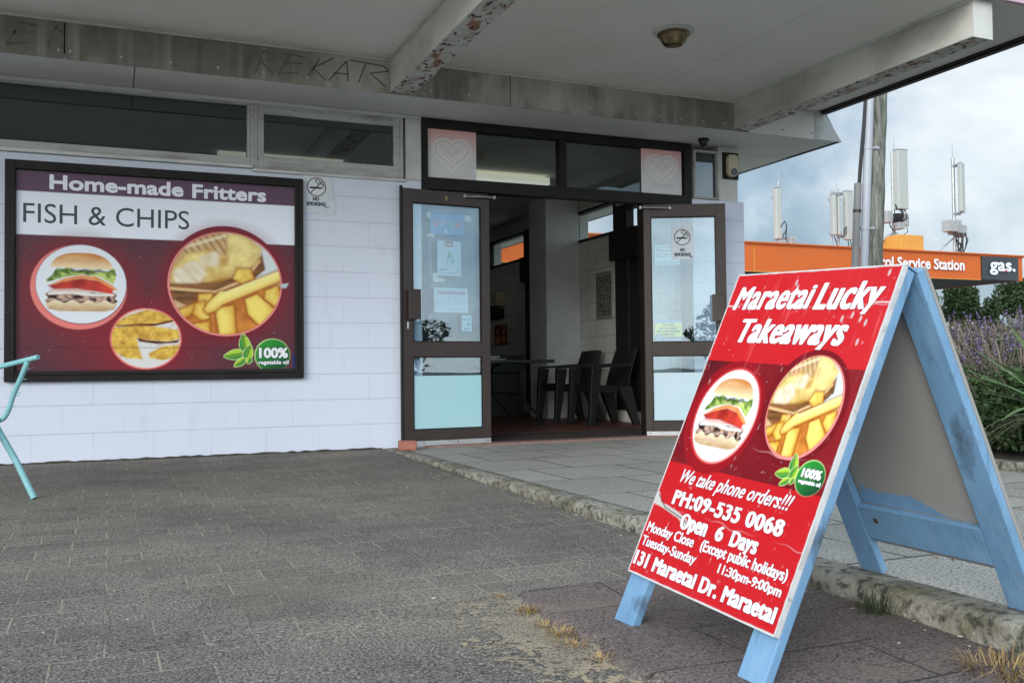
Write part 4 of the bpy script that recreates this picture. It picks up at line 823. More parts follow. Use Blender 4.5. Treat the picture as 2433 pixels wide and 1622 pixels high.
def interior():
    c = make_chair((4.87,2.46,0),'black plastic armchair by the pale pillar, nearer the folding table')
    dup(c,(4.88,1.66,0),0,'black plastic armchair nearest the right door, in front of the dark shutter')
    t = thing('folding_table','dark folding table with bent tube legs inside the doorway','table',(3.7,2.2,0))
    p = MB(); p.box(2.95,4.36,1.72,2.72,.685,.72); obj('tabletop', p, m_table, t, bev=.008)
    for y in (1.80,2.64):
        l = MB(); l.tube([(4.1,y,.68),(4.03,y,.655),(4.0,y,.60),(4.0,y,.36),(4.02,y,.30),(4.17,y,.16),(4.21,y,.10),(4.22,y,.02)],.014); obj('leg', l, m_black, t, smooth=True)
        l = MB(); l.tube([(3.25,y,.68),(3.32,y,.655),(3.35,y,.60),(3.35,y,.36),(3.33,y,.30),(3.18,y,.16),(3.14,y,.10),(3.13,y,.02)],.014); obj('leg', l, m_black, t, smooth=True)
    b = MB(); b.tube([(4.0,1.8,.36),(4.0,2.64,.36)],.010); b.tube([(4.0,1.8,.58),(4.0,2.64,.58)],.010); b.tube([(3.35,1.8,.36),(3.35,2.64,.36)],.010); b.tube([(3.35,2.2,.36),(4.0,2.2,.36)],.010); obj('brace', b, m_black, t, smooth=True)
    for i,(x,y,w,d,z,h,a,m,lb) in enumerate(((3.75,2.15,.34,.24,.721,.014,.1,m_bookw,'lowest white magazine lying on the folding table'),(3.80,2.14,.30,.22,.7355,.010,-.15,m_table,'dark magazine between two white ones on the folding table'),(3.72,2.18,.30,.22,.746,.016,.05,m_bookw,'thick white catalogue on top of the magazines on the table'),(3.50,2.32,.30,.22,.721,.06,.3,m_bookw,'pile of pages further left on the folding table'))):
        b = MB(lambda u,v,z_: (x+u*math.cos(a)-v*math.sin(a), y+u*math.sin(a)+v*math.cos(a), z_)); b.box(-w/2,w/2,-d/2,d/2,z,z+h); tag(obj('magazine', b, m, None, bev=.002),lb,'magazine','magazines on the folding table')
    c = MB(); c.box(2.4,4.98,3.98,4.10,.021,.78); c.box(2.38,5.0,3.94,4.5,.781,.81); tag(obj('counter', c, m_counter),'dark service counter behind the folding table','counter')
    # posters on the inside of the side wall (wall faces -X, so the print runs towards -Y)
    ex = Vector((0,-1,0)); o = Vector((5.331,2.594,1.19)); w,h = .378,.556
    A = Art(w,h,.004,(150,150,140)); q = random.Random(3)
    for j in range(15):
        for i in range(6):
            u,v = .04+i*.06+q.uniform(-.012,.012),.06+j*.031+q.uniform(-.006,.006); a = q.uniform(-.4,.4); L = q.uniform(.014,.024)
            A.seg((u-L*math.cos(a),v-L*math.sin(a)),(u+L*math.cos(a),v+L*math.sin(a)),q.uniform(.004,.009),(34,36,36))
    tag(A.panel('fish_chart',o,ex,UP,.002,m_paper),'pale wall chart with rows of small dark fish shapes, inside beside the shutter','poster')
    o = Vector((5.331,5.834,.975)); A = Art(.24,.30,.005,(128,26,26)); A.rect(.02,.22,.02,.13,(190,120,60)); A.rect(.02,.22,.15,.27,(150,60,40)); A.ell(.12,.2,.06,.035,(206,150,110)); A.ell(.11,.08,.06,.04,(214,170,70))
    tag(A.panel('menu_poster',o,ex,UP,.002,m_paper),'red food menu poster half hidden by the left door edge','poster')
    o = Vector((5.331,5.585,.975)); A = Art(.25,.30,.005,(134,22,22)); A.rect(.02,.23,.26,.28,(196,150,150)); A.ell(.13,.2,.07,.04,(206,160,130)); A.ell(.12,.09,.08,.05,(216,160,60)); A.line([(.05,.05),(.1,.12),(.2,.09)],.012,(200,130,40))
    tag(A.panel('menu_poster',o,ex,UP,.002,m_paper),'complete red food menu poster on the inside wall above the table','poster')
    b = MB(); b.box(5.20,5.338,5.42,5.95,1.55,1.74); tag(obj('wall_box', b, m_cream, None, bev=.01),'small yellowish box on the inside wall above the red menu posters','box')
    b = MB(); b.box(5.16,5.338,5.45,5.95,1.36,1.52); tag(obj('wall_heater', b, m_black, None, bev=.01),'dark box under the yellowish box on the inside wall','box')
interior()
# ================================================================== SANDWICH BOARD
def sandwich_board():
    o = Vector((1.683,-5.103,.892)); ex = Vector((.027,-.998,-.052)).normalized(); ey = Vector((.404,-.036,.914)); ey = (ey-ex*ey.dot(ex)).normalized(); n = ex.cross(ey)
    t = thing('sandwich_board','red takeaway sandwich board with blue timber legs standing across the kerb','sign',(1.69,-5.40,-.08))
    W,H = .606,.902; lo = o-ey*H
    T = lambda u,d,v: tuple(lo+ex*u+ey*v+n*d)
    bd = MB(T); bd.box(0,W,-.016,-.0015,0,H); fb = obj('front_board', bd, m_board, t, bev=.002)
    A = Art(W,H,.0018,(194,24,32)); V = H-A.v; X,Y = A.u,A.v       # V measured downwards
    yv = lambda v: H-v
    n1 = fbm(X*5,Y*5,2); A.paint(np.clip((n1-.45)*.6,0,.25),(216,40,48))
    A.rect(0,W,yv(.577),yv(.269),(84,18,28)); 
    for (u,v,r) in ((.02,.48,.2),(.60,.46,.22),(.3,.4,.25)): A.ell(u,yv(v),r,r*.8,(138,16,28),.55,.05)
    A.rect(0,W,0,yv(.577),(194,24,32)); A.rect(0,W,yv(.269),H,(198,28,36)); A.paint(np.clip((n1-.45)*.6,0,.2),(216,50,56))
    A.ell(.443,yv(.375),.142,.152,(118,14,26)); A.ell(.160,yv(.428),.150,.162,(150,16,28))
    A.ell(.167,yv(.424),.129,.139,(206,60,60)); A.ell(.170,yv(.426),.123,.133,(240,160,156)); A.ell(.167,yv(.423),.121,.131,(226,234,244)); food_disc(A,.167,yv(.423),.121,.131,'burger')
    A.ell(.446,yv(.374),.123,.136,(240,146,140)); A.ell(.444,yv(.371),.119,.132,(190,70,50)); food_disc(A,.444,yv(.371),.118,.131,'chips')
    badge(A,.547,yv(.541),.044,.482,yv(.541),.042)
    for v in (.100,.502,.704): 
        w = .004*np.sin(X*30+v*40)+.003*np.sin(X*77)
        A.paint(np.clip(1-np.abs(V-v-w)/.0022,0,1)*np.clip(.45+.5*np.sin(X*23+v*9),0,.9),(206,150,152))
    A.paint(np.clip(1-np.abs(V-.1-.003*np.sin(X*30))/.003,0,1)*((X < .06)|(X > .54)),(214,214,216))
    A.poly([(.0,yv(.672)),(.012,yv(.668)),(.035,yv(.694)),(.11,yv(.704)),(.165,yv(.716)),(.20,yv(.744)),(.17,yv(.738)),(.13,yv(.722)),(.05,yv(.708)),(.0,yv(.702))],(196,192,188)); A.line([(.012,yv(.675)),(.06,yv(.705)),(.16,yv(.722)),(.2,yv(.742))],.0018,(60,30,30),.8)
    sc = fbm(X*130,Y*60,7,3); A.paint(np.clip((sc-.80)*9,0,.8)*np.clip(.3+fbm(X*6,Y*6,12),0,1),(220,190,192))
    st = fbm(X*70,Y*5,15,3); A.paint(np.clip((st-.70)*3,0,.35)*(V < .3),(238,120,124))
    for u,v in ((.50,.13),(.53,.14),(.55,.15),(.47,.14),(.545,.20),(.26,.035),(.27,.05),(.57,.02)): A.ell(u,yv(v),.004,.009,(206,196,198),.8)
    e = np.minimum(np.minimum(X,W-X),np.minimum(Y,H-Y)); A.paint(A.m(e-.0035-.002*fbm(X*50,Y*50,3)), (206,208,208))
    p = A.panel('printed_face',lo,ex,ey,.0012,m_print,fb)
    def L(tx,u0,u1,v0,v1,m=m_letw,**k): return lettering(tx,lo,ex,ey,(u0,u1,yv(v1),yv(v0)),m,p,lift=.0007,**k)
    kw = dict(outline=m_letr,ow=.0014,tall=.76,an=2.3,sq=4,spacing=1.10)
    L('Maraetai',.030,.346,.042,.113,stroke=.0042,shear=.20,**kw); L('Lucky',.356,.576,.040,.128,stroke=.0046,shear=.20,**kw)
    L('Takeaways',.098,.504,.141,.224,stroke=.0052,shear=.20,**kw)
    L('We take phone orders!!!',.084,.523,.589,.640,stroke=.0009,shear=.42,outline=m_letr,ow=.0009)
    L('PH:09-535 0068',.081,.523,.650,.691,stroke=.0034,**kw)
    L('Open',.148,.264,.704,.754,stroke=.0034,**kw); L('6',.300,.331,.707,.746,stroke=.0034,**kw); L('Days',.360,.462,.708,.754,stroke=.0034,**kw)
    L('Monday Close',.016,.232,.754,.787,stroke=.0013,outline=m_letr,ow=.0009,tall=.68,an=1.8,sq=4); L('(Except public holidays)',.262,.584,.753,.787,stroke=.0013,outline=m_letr,ow=.0009,tall=.68,an=1.8,sq=4)
    L('Tuesday-Sunday',.014,.263,.794,.826,stroke=.0013,outline=m_letr,ow=.0009,tall=.68,an=1.8,sq=4); L('11:30pm-9:00pm',.355,.583,.794,.822,stroke=.0013,outline=m_letr,ow=.0009,tall=.68,an=1.8,sq=4)
    L('131 Maraetai Dr. Maraetai',.010,.590,.838,.878,stroke=.0034,**kw)
    L('100%',.517,.581,.519,.543,stroke=.0022,outline=m_letn,ow=.0012); L('vegetable oil',.514,.587,.547,.560,stroke=.001,outline=m_letn,ow=.001)
    # front legs, cut square, a little chipped
    def leg(u0,u1,v0,nm='leg'):
        q = MB(T); q.box(u0,u1,-.042,-.0165,v0,H-.004); return obj(nm, q, m_blue, t, bev=.003)
    l1 = leg(-.004,.086,-.150); leg(W-.088,W-.001,-.158)
    ch = MB(T); ch.box(.066,.0865,-.0425,-.016,-.1505,-.128); obj('bare_timber_chip', ch, m_wood, l1, bev=.006)
    r = MB(T); r.box(.087,W-.089,-.040,-.017,.06,.15); r.box(.087,W-.089,-.040,-.017,H-.10,H-.02); obj('rail', r, m_blue, t, bev=.003)
    # back frame
    rt = o-n*.044+ey*.001                             # ridge, back side
    f0 = Vector((2.118,-5.105,.002)); by = (rt-f0); Lb = by.length; by.normalize(); bx = (ex-by*ex.dot(by)).normalized(); bn = by.cross(bx)   # bn points back to the inside
    bn = bn if bn.x < 0 else -bn
    gx = Vector((-.012,-1,0)); TB = lambda u,d,v: tuple((f0+gx*u)*(1-v/Lb)+(rt+ex*u)*(v/Lb)+bn*d)
    for u0,u1 in ((-.004,.086),(W-.088,W-.001)):
        q = MB(TB); q.box(u0,u1,-.024,0,.004,Lb); obj('leg', q, m_blue, t, bev=.003)
    r = MB(TB); r.box(.088,W-.090,-.022,-.002,.125,.235); obj('rail', r, m_blue, t, bev=.003)
    r = MB(TB); r.box(.088,W-.090,-.022,-.002,Lb-.10,Lb-.01); obj('rail', r, m_blue, t, bev=.003)
    b = MB(TB); b.box(-.002,W-.002,-.036,-.0255,.10,Lb-.002); bb = obj('back_board', b, m_bare, t, bev=.002)
    # blue brush marks overlapping the bare inside of the back board
    q = MB(TB); N = 160; P0 = []; P1 = []
    for i in range(N+1):
        u = .089+(W-.180)*i/N; P0.append((u,-.0247,.236)); P1.append((u,-.0247,.264+.012*vnoise(np.array([i*.12]),np.array([0.]),5)[0]+.018*vnoise(np.array([i*.8]),np.array([0.]),7)[0]*vnoise(np.array([i*.23]),np.array([3.]),7)[0]+.012*(i/N)+.011*rng.random()*(rng.random() < .6)+(.05*(i-140)/20 if i > 140 else 0)))
    q.add(P0+P1,[(i,i+1,N+2+i,N+1+i) for i in range(N)])
    for (cu,cv,r0) in ((.490,.36,.026),(.50,.32,.022),(.475,.41,.010)):
        q.add([(cu+r0*(.6+.5*rng.random())*math.cos(a*.6283)*.7,-.0246,cv+r0*(.7+.6*rng.random())*math.sin(a*.6283)) for a in range(10)],[tuple(range(10))])
    obj('paint_smear', q, m_blue, bb)
    rs = MB(TB); rs.box(.135,.150,-.0019,-.0008,.185,.200); obj('rusty_nail', rs, mat('rust',(.12,.06,.03),.9,layers=[((.06,.04,.03),60,.4,.6,None,.8)]), t)
    h = MB(); 
    for u in (.05,W-.05):
        c = (o+ex*u-n*.030+ey*.004); a = ex*.03; h.tube([tuple(c-a),tuple(c+a)],.006,8)
    obj('hinge', h, m_steel, t)
    cp = MB(); A1 = o-n*.016+ey*.003; A2 = o-n*.056+ey*.002
    obj_ = cp.prism([tuple(A1),tuple(A2),tuple(A2-ey*.004),tuple(A1-ey*.004)],tuple(ex*W)); obj('ridge_strip', cp, m_blue, t)
sandwich_board()
# ================================================================== TURQUOISE CHAIR
def patio_chair():
    t = thing('patio_chair','turquoise tubular patio chair cut off by the left edge of the photo','chair',(-.6,-1.95,-.03))
    o = Vector((-.34,-1.84,0)); d = Vector((.8,-.6,0)); s = Vector((-.6,-.8,0))
    def sm(pts, k=5):       # rounded polyline
        out = []
        P = [Vector(p) for p in pts]
        for i in range(len(P)-1):
            p0 = P[max(i-1,0)]; p1 = P[i]; p2 = P[i+1]; p3 = P[min(i+2,len(P)-1)]
            for j in range(k):
                u = j/k; out.append(.5*((2*p1)+(p2-p0)*u+(2*p0-5*p1+4*p2-p3)*u*u+(3*p1-p0-3*p2+p3)*u**3))
        return out+[P[-1]]
    for w in (0,.52):
        T = lambda a,z: tuple(o+d*a+s*w+UP*z)
        m = MB(); m.tube([T(0,.713),T(-.238,.665),T(-.5,.61)],.0135,12); obj('armrest', m, m_turq, t, smooth=True)
        m = MB(); m.tube(sm([T(-.066,.69),T(-.11,.60),T(-.154,.514),T(-.19,.425),T(-.236,.383),T(-.34,.375),T(-.5,.37),T(-.54,.40)]),.0135,12); obj('seat_rail', m, m_turq, t, smooth=True)
        m = MB(); m.tube([T(-.30,.415),T(-.236,.315),T(-.139,.177),T(-.022,-.022)],.0165,12); obj('leg', m, m_turq, t, smooth=True)
        m = MB(); m.tube([T(-.28,.37),T(-.42,.16),T(-.52,-.018)],.0165,12); obj('leg', m, m_turq, t, smooth=True)
        m = MB(); m.tube(sm([T(-.5,.37),T(-.54,.55),T(-.60,.75),T(-.66,.92)]),.0135,12); obj('back_post', m, m_turq, t, smooth=True)
        if w == 0:
            k = MB()
            for a,z in ((-.078,.655),(-.098,.60),(-.135,.53),(-.142,.515),(-.17,.46)): k.tube([T(a,z),T(a+.026,z-.004)],.0022,6)
            obj('cut_strap_end', k, m_turqs, t)
    q = lambda a,z,w: tuple(o+d*a+s*w+UP*z)
    m = MB(); m.hexa([q(-.22,.388,.01),q(-.5,.365,.01),q(-.5,.365,.51),q(-.22,.388,.51),q(-.22,.394,.01),q(-.5,.371,.01),q(-.5,.371,.51),q(-.22,.394,.51)]); obj('seat', m, m_turqs, t)
    m = MB(); m.hexa([q(-.53,.5,.01),q(-.537,.5,.01),q(-.537,.5,.51),q(-.53,.5,.51),q(-.655,.9,.01),q(-.662,.9,.01),q(-.662,.9,.51),q(-.655,.9,.51)]); obj('backrest', m, m_turqs, t)
patio_chair()
# ================================================================== SERVICE STATION
def service_station():
    t = thing('service_station','orange service station canopy with white lettering and a dark gas panel','service station',(22,24,-.3))
    f = MB(); f.box(8,32.0,20,20.25,3.985,4.92); f.box(34.06,34.34,20,20.25,3.985,4.92); f.box(8,34.4,19.97,20.25,4.921,4.965)
    f.box(34.09,34.34,20.251,30,3.985,4.92); fo = obj('fascia', f, m_orange, t)
    sm = MB()
    for x in (20.98,): sm.box(x-.012,x+.012,19.985,19.999,3.99,4.91)
    sm.box(8,32,19.985,19.9995,3.96,3.984); obj('fascia_trim', sm, m_yel, fo)
    p = MB(); p.box(32.03,34.05,19.95,20.25,3.99,4.918); dp = obj('dark_panel', p, m_gasdark, t)
    u = MB(); u.box(8,34.05,20.251,30,4.0,4.9); obj('canopy_lining', u, m_gasunder, t)
    u = MB(); u.box(7.98,34.42,19.9,30.1,4.97,5.02); obj('roof_deck', u, m_orange, t)
    o = Vector((0,19.93,0)); ex = Vector((1,0,0))
    lettering('Petrol Service Station',o,ex,UP,(25.95,31.02,4.30,4.72),m_letw,fo,stroke=.016,tall=.70,lift=.02)
    o = Vector((0,19.90,0)); lettering('gas.',o,ex,UP,(32.36,33.80,4.18,4.70),m_letw,dp,stroke=.022,lift=.02)
    dt = MB(); dt.box(33.20,33.30,19.86,19.878,4.32,4.40); obj('red_dot', dt, mat('red_dot_paint',(.55,.06,.05),.5,layers=[((.4,.05,.04),9,.5,.7,None,.4)]), dp)
    c = MB(); c.box(23.3,23.7,23.8,24.2,-.3,4.0); obj('column', c, m_gasdark, t); c = MB(); c.box(13.3,13.7,23.8,24.2,-.3,4.0); obj('column', c, m_gasdark, t)
    b = MB(); b.box(29.24,30.48,21.4,22.4,5.02,5.86); tag(obj('vent_box', b, m_yel, None, bev=.02),'amber box on the service station roof beneath the tall antenna','box')
service_station()
def antenna(label, parts, loc):
    t = thing('antenna_mast',label,'antenna',loc,'mobile antennas above the service station')
    return t
def antennas():
    Y = 22
    def pan(t,x0,x1,z0,z1,y=Y,d=.22,split=False):
        b = MB(); b.box(x0,x1,y-d,y,z0,z1); o = obj('panel_antenna', b, m_ant, t, bev=.04)
        e = MB(); e.box(x0-.01,x1+.01,y-d-.005,y+.005,z1,z1+.03); obj('end_cap', e, m_rru, o)
    def pole(t,x,z0,z1,r=.055,y=Y+.18): b = MB(); b.tube([(x,y,z0),(x,y,z1)],r,10); obj('mast', b, m_steel, t)
    def whip(t,x,z0,z1,y=Y+.18): b = MB(); b.tube([(x,y,z0),(x,y,z1)],[.022,.008],6); obj('whip_aerial', b, m_steel, t)
    def rru(t,x0,x1,z0,z1,y=Y): 
        b = MB(); b.box(x0,x1,y-.15,y+.25,z0,z1)
        for i in range(5): xx = x0+(x1-x0)*(i+.5)/5; b.box(xx-.015,xx+.015,y-.18,y-.151,z0+.03,z1-.03)
        obj('radio_unit', b, m_rru, t, bev=.012)
    def cab(t,pts,r=.02): b = MB(); b.tube(pts,r,6); obj('cable', b, m_cable, t)
    def br(t,x0,x1,z,y=Y): b = MB(); b.box(x0,x1,y+.02,y+.14,z-.05,z+.05); obj('bracket', b, m_steel, t)
    t = thing('antenna_mast','single slim panel antenna at the left above the orange fascia','antenna',(23.8,22,5.02),'mobile antennas above the service station')
    pan(t,23.42,23.70,5.46,7.43); pole(t,23.86,5.02,7.70); whip(t,23.87,7.7,8.15); br(t,23.5,23.9,7.1); br(t,23.5,23.9,5.75); rru(t,24.12,24.44,5.25,5.60); rru(t,23.55,23.9,5.02,5.45)
    cab(t,[(23.62,21.9,5.55),(23.6,21.8,5.9),(23.74,21.7,6.15),(23.9,21.8,6.0),(23.95,21.9,5.6),(23.9,21.9,5.2)],.022); cab(t,[(24.0,21.9,5.9),(23.8,21.9,5.6),(23.75,21.9,5.1)])
    t = thing('antenna_mast','pair of panel antennas on twin poles just left of the timber pole','antenna',(26.6,22,5.02),'mobile antennas above the service station')
    pan(t,26.20,26.37,5.75,7.35); pan(t,26.44,26.57,5.75,7.30); pan(t,26.83,27.19,5.58,7.52); pole(t,26.42,5.5,7.62,.04); pole(t,26.75,5.02,7.66); whip(t,26.74,7.66,8.1); br(t,26.25,26.8,7.2); br(t,26.4,27.0,7.45); br(t,26.25,26.8,5.85); br(t,26.7,27.1,5.75)
    rru(t,26.58,26.86,5.02,5.36); cab(t,[(26.3,21.9,5.72),(26.35,21.8,5.4),(26.5,21.9,5.1)]); cab(t,[(26.72,21.8,5.7),(26.68,21.75,6.0),(26.78,21.75,6.1),(26.82,21.8,5.8)]); cab(t,[(27.0,21.9,5.55),(26.95,21.8,5.3),(26.85,21.9,5.1)]); cab(t,[(27.12,21.9,5.55),(27.1,21.8,5.25),(26.9,21.9,5.05)])
    t = thing('antenna_mast','tall wide panel antenna rising over the amber roof box','antenna',(29.75,22,5.86),'mobile antennas above the service station')
    pan(t,29.50,30.03,6.95,9.38,d=.3); pole(t,29.68,5.86,9.42,.07); whip(t,29.55,9.42,10.0,Y-.05); rru(t,29.03,29.30,6.40,6.88); rru(t,29.90,30.17,6.30,6.80); rru(t,29.53,29.86,6.15,6.42,Y-.1); br(t,29.1,30.1,6.65)
    b = MB(); b.box(29.55,29.85,21.85,22.1,6.45,6.8); obj('junction', b, m_cable, t)
    b = MB(); b.tube([(29.6,22.1,6.05),(29.0,22.3,5.6),(28.7,22.5,5.05)],.05,8); obj('stay', b, m_steel, t)
    for i in range(6):
        x = 29.55+.07*i; cab(t,[(x,21.8,6.97),(x+rng.uniform(-.1,.1),21.7,6.8),(x+rng.uniform(-.12,.12),21.75,6.6),(29.7,21.9,6.4)],.016)
    cab(t,[(29.5,21.9,7.15),(29.45,21.8,7.05),(29.48,21.8,6.9)],.03); cab(t,[(29.2,21.9,6.38),(29.1,21.8,6.2),(29.3,21.8,6.12),(29.45,21.9,6.3)],.016); cab(t,[(29.15,21.9,6.38),(29.25,21.8,6.05),(29.6,21.9,5.95)],.016); cab(t,[(30.1,21.9,6.28),(30.05,21.8,6.05),(29.85,21.9,5.9)],.016)
    t = thing('antenna_mast','narrow two-faced antenna with a big grey radio box at the right','antenna',(32.95,22,5.02),'mobile antennas above the service station')
    pan(t,33.03,33.17,7.05,9.10,Y-.05,.2); pan(t,33.18,33.41,7.02,9.06,Y,.12); pole(t,33.06,5.02,9.39,.07); whip(t,33.05,9.39,9.98); br(t,32.98,33.2,9.05); br(t,32.98,33.3,7.0)
    rru(t,32.30,32.82,6.18,6.66,Y-.1); rru(t,32.72,33.12,6.10,6.70,Y); rru(t,33.16,33.40,6.0,6.5,Y)
    b = MB(); b.tube([(32.9,22.1,5.95),(32.45,22.2,5.6),(32.0,22.4,5.04)],.035,8); obj('stay', b, m_steel, t)
    for i in range(9):
        x = 32.55+.09*i; cab(t,[(x,21.8,6.15),(x+rng.uniform(-.12,.12),21.7,5.85),(32.95+rng.uniform(-.15,.3),21.8,5.5),(32.9+rng.uniform(-.1,.35),21.9,5.03)],.022)
antennas()
# ================================================================== UTILITY POLE
def utility_pole():
    t = thing('utility_pole','weathered leaning timber utility pole with grey conduits in front of the orange canopy','utility pole',(9.66,2.79,-.005))
    b = MB(); N = 60; pts = []; rr = []
    for i in range(N+1):
        z = -.005+8*i/N; pts.append((9.66+.0292*z,2.79-.045*z,z)); rr.append(.150-.0093*z+.004*math.sin(z*5)+.003*math.sin(z*13))
    b.tube(pts,rr,28); obj('pole', b, m_pole, t, smooth=True)
    # conduits follow the pole on its left, towards the camera
    L = lambda z,dx,dy: (9.66+.0292*z+dx,2.79-.045*z+dy,z)
    m = MB(); m.tube([L(z*.5,-.175,-.02) for z in range(0,17)],.058,14); c1 = obj('conduit', m, m_pipe, t, smooth=True)
    m = MB(); m.tube([L(z*.25,-.285,.03) for z in range(0,13)]+[L(3.12,-.285,.03)],.052,12); obj('short_conduit', m, m_pipe2, t, smooth=True)
    m = MB(); m.tube([L(3.1,-.265,.03),L(3.4,-.26,.02),L(3.9,-.245,.0),L(4.6,-.235,-.02),L(6,-.23,-.03)],.026,8); obj('cable', m, m_cable, t, smooth=True)
    for z in (2.5,3.6,5.0):
        k = MB(); k.tube([L(z-.02,-.175,-.02),L(z+.02,-.175,-.02)],.064,14); k.box(*(L(z,-.12,-.1)[0],L(z,.0,0)[0],2.79-.045*z-.10,2.79-.045*z-.04,z-.018,z+.018)); obj('clamp', k, m_pipe, t)
    k = MB(); k.tube([L(2.72,-.285,.03),L(2.76,-.285,.03)],.056,12); obj('clamp', k, m_cable, t)
utility_pole()
# ================================================================== PLANTS
def leaf_cloud(c, rad, n, size, clumps=24, asp=2.0, up=.3, shell=.55, seed=1):
    g = np.random.default_rng(seed); c = np.array(c,float); rad = np.array(rad,float)
    d = g.normal(size=(clumps,3)); d /= np.linalg.norm(d,axis=1)[:,None]; cc = d*g.uniform(.25,.85,(clumps,1))
    cr = g.uniform(.22,.42,clumps); k = g.integers(0,clumps,n)
    q = g.normal(size=(n,3)); q /= np.linalg.norm(q,axis=1)[:,None]; q *= (g.uniform(shell,1,n)**.6)[:,None]
    p = c+(cc[k]+q*cr[k][:,None])*rad
    a = g.normal(size=(n,3)); a[:,2] += up; a /= np.linalg.norm(a,axis=1)[:,None]
    b = np.cross(a,g.normal(size=(n,3))); b /= np.linalg.norm(b,axis=1)[:,None]
    s = size*g.uniform(.6,1.3,(n,1)); L = a*s; Wd = b*s/asp; nn = np.cross(a,b)*s*.12
    V = np.stack([p-L*.5,p+Wd*.5+nn,p+L*.5,p-Wd*.5+nn],1).reshape(-1,3); F = np.arange(4*n).reshape(-1,4)
    return V,F
def tree(x,y,h,rad,label,mat_,n=9000,size=.35,trunk_r=.18,seed=1,group=None,cat='tree',name='tree',zc=None,bmat=None,base=-.3,clumps=26):
    t = thing(name,label,cat,(x,y,base),group)
    zc = zc if zc is not None else h-rad[2]
    V,F = leaf_cloud((x,y,zc),rad,n,size,clumps=clumps,seed=seed); npobj('crown',V,F,mat_,t)
    q = random.Random(seed); m = MB(); m.tube([(x,y,base),(x+.05*h*q.uniform(-1,1),y,zc*.5),(x,y,zc+rad[2]*.4)],[trunk_r,trunk_r*.75,trunk_r*.3],10)
    for i in range(7):
        a = q.uniform(0,6.28); z0 = zc*.55+i*.06*zc; m.tube([(x,y,z0),(x+rad[0]*.4*math.cos(a),y+rad[1]*.4*math.sin(a),z0+.25*rad[2]),(x+rad[0]*.8*math.cos(a),y+rad[1]*.8*math.sin(a),z0+.7*rad[2])],[trunk_r*.4,trunk_r*.25,trunk_r*.08],7)
    obj('trunk', m, bmat or m_bark, t, smooth=True); return t
def polar(px, dist):      # metres along the ray of a photo column, on the ground
    a = .40226+math.atan((px-1216.5)/2251.6); return dist*math.sin(a), -7.37+dist*math.cos(a)
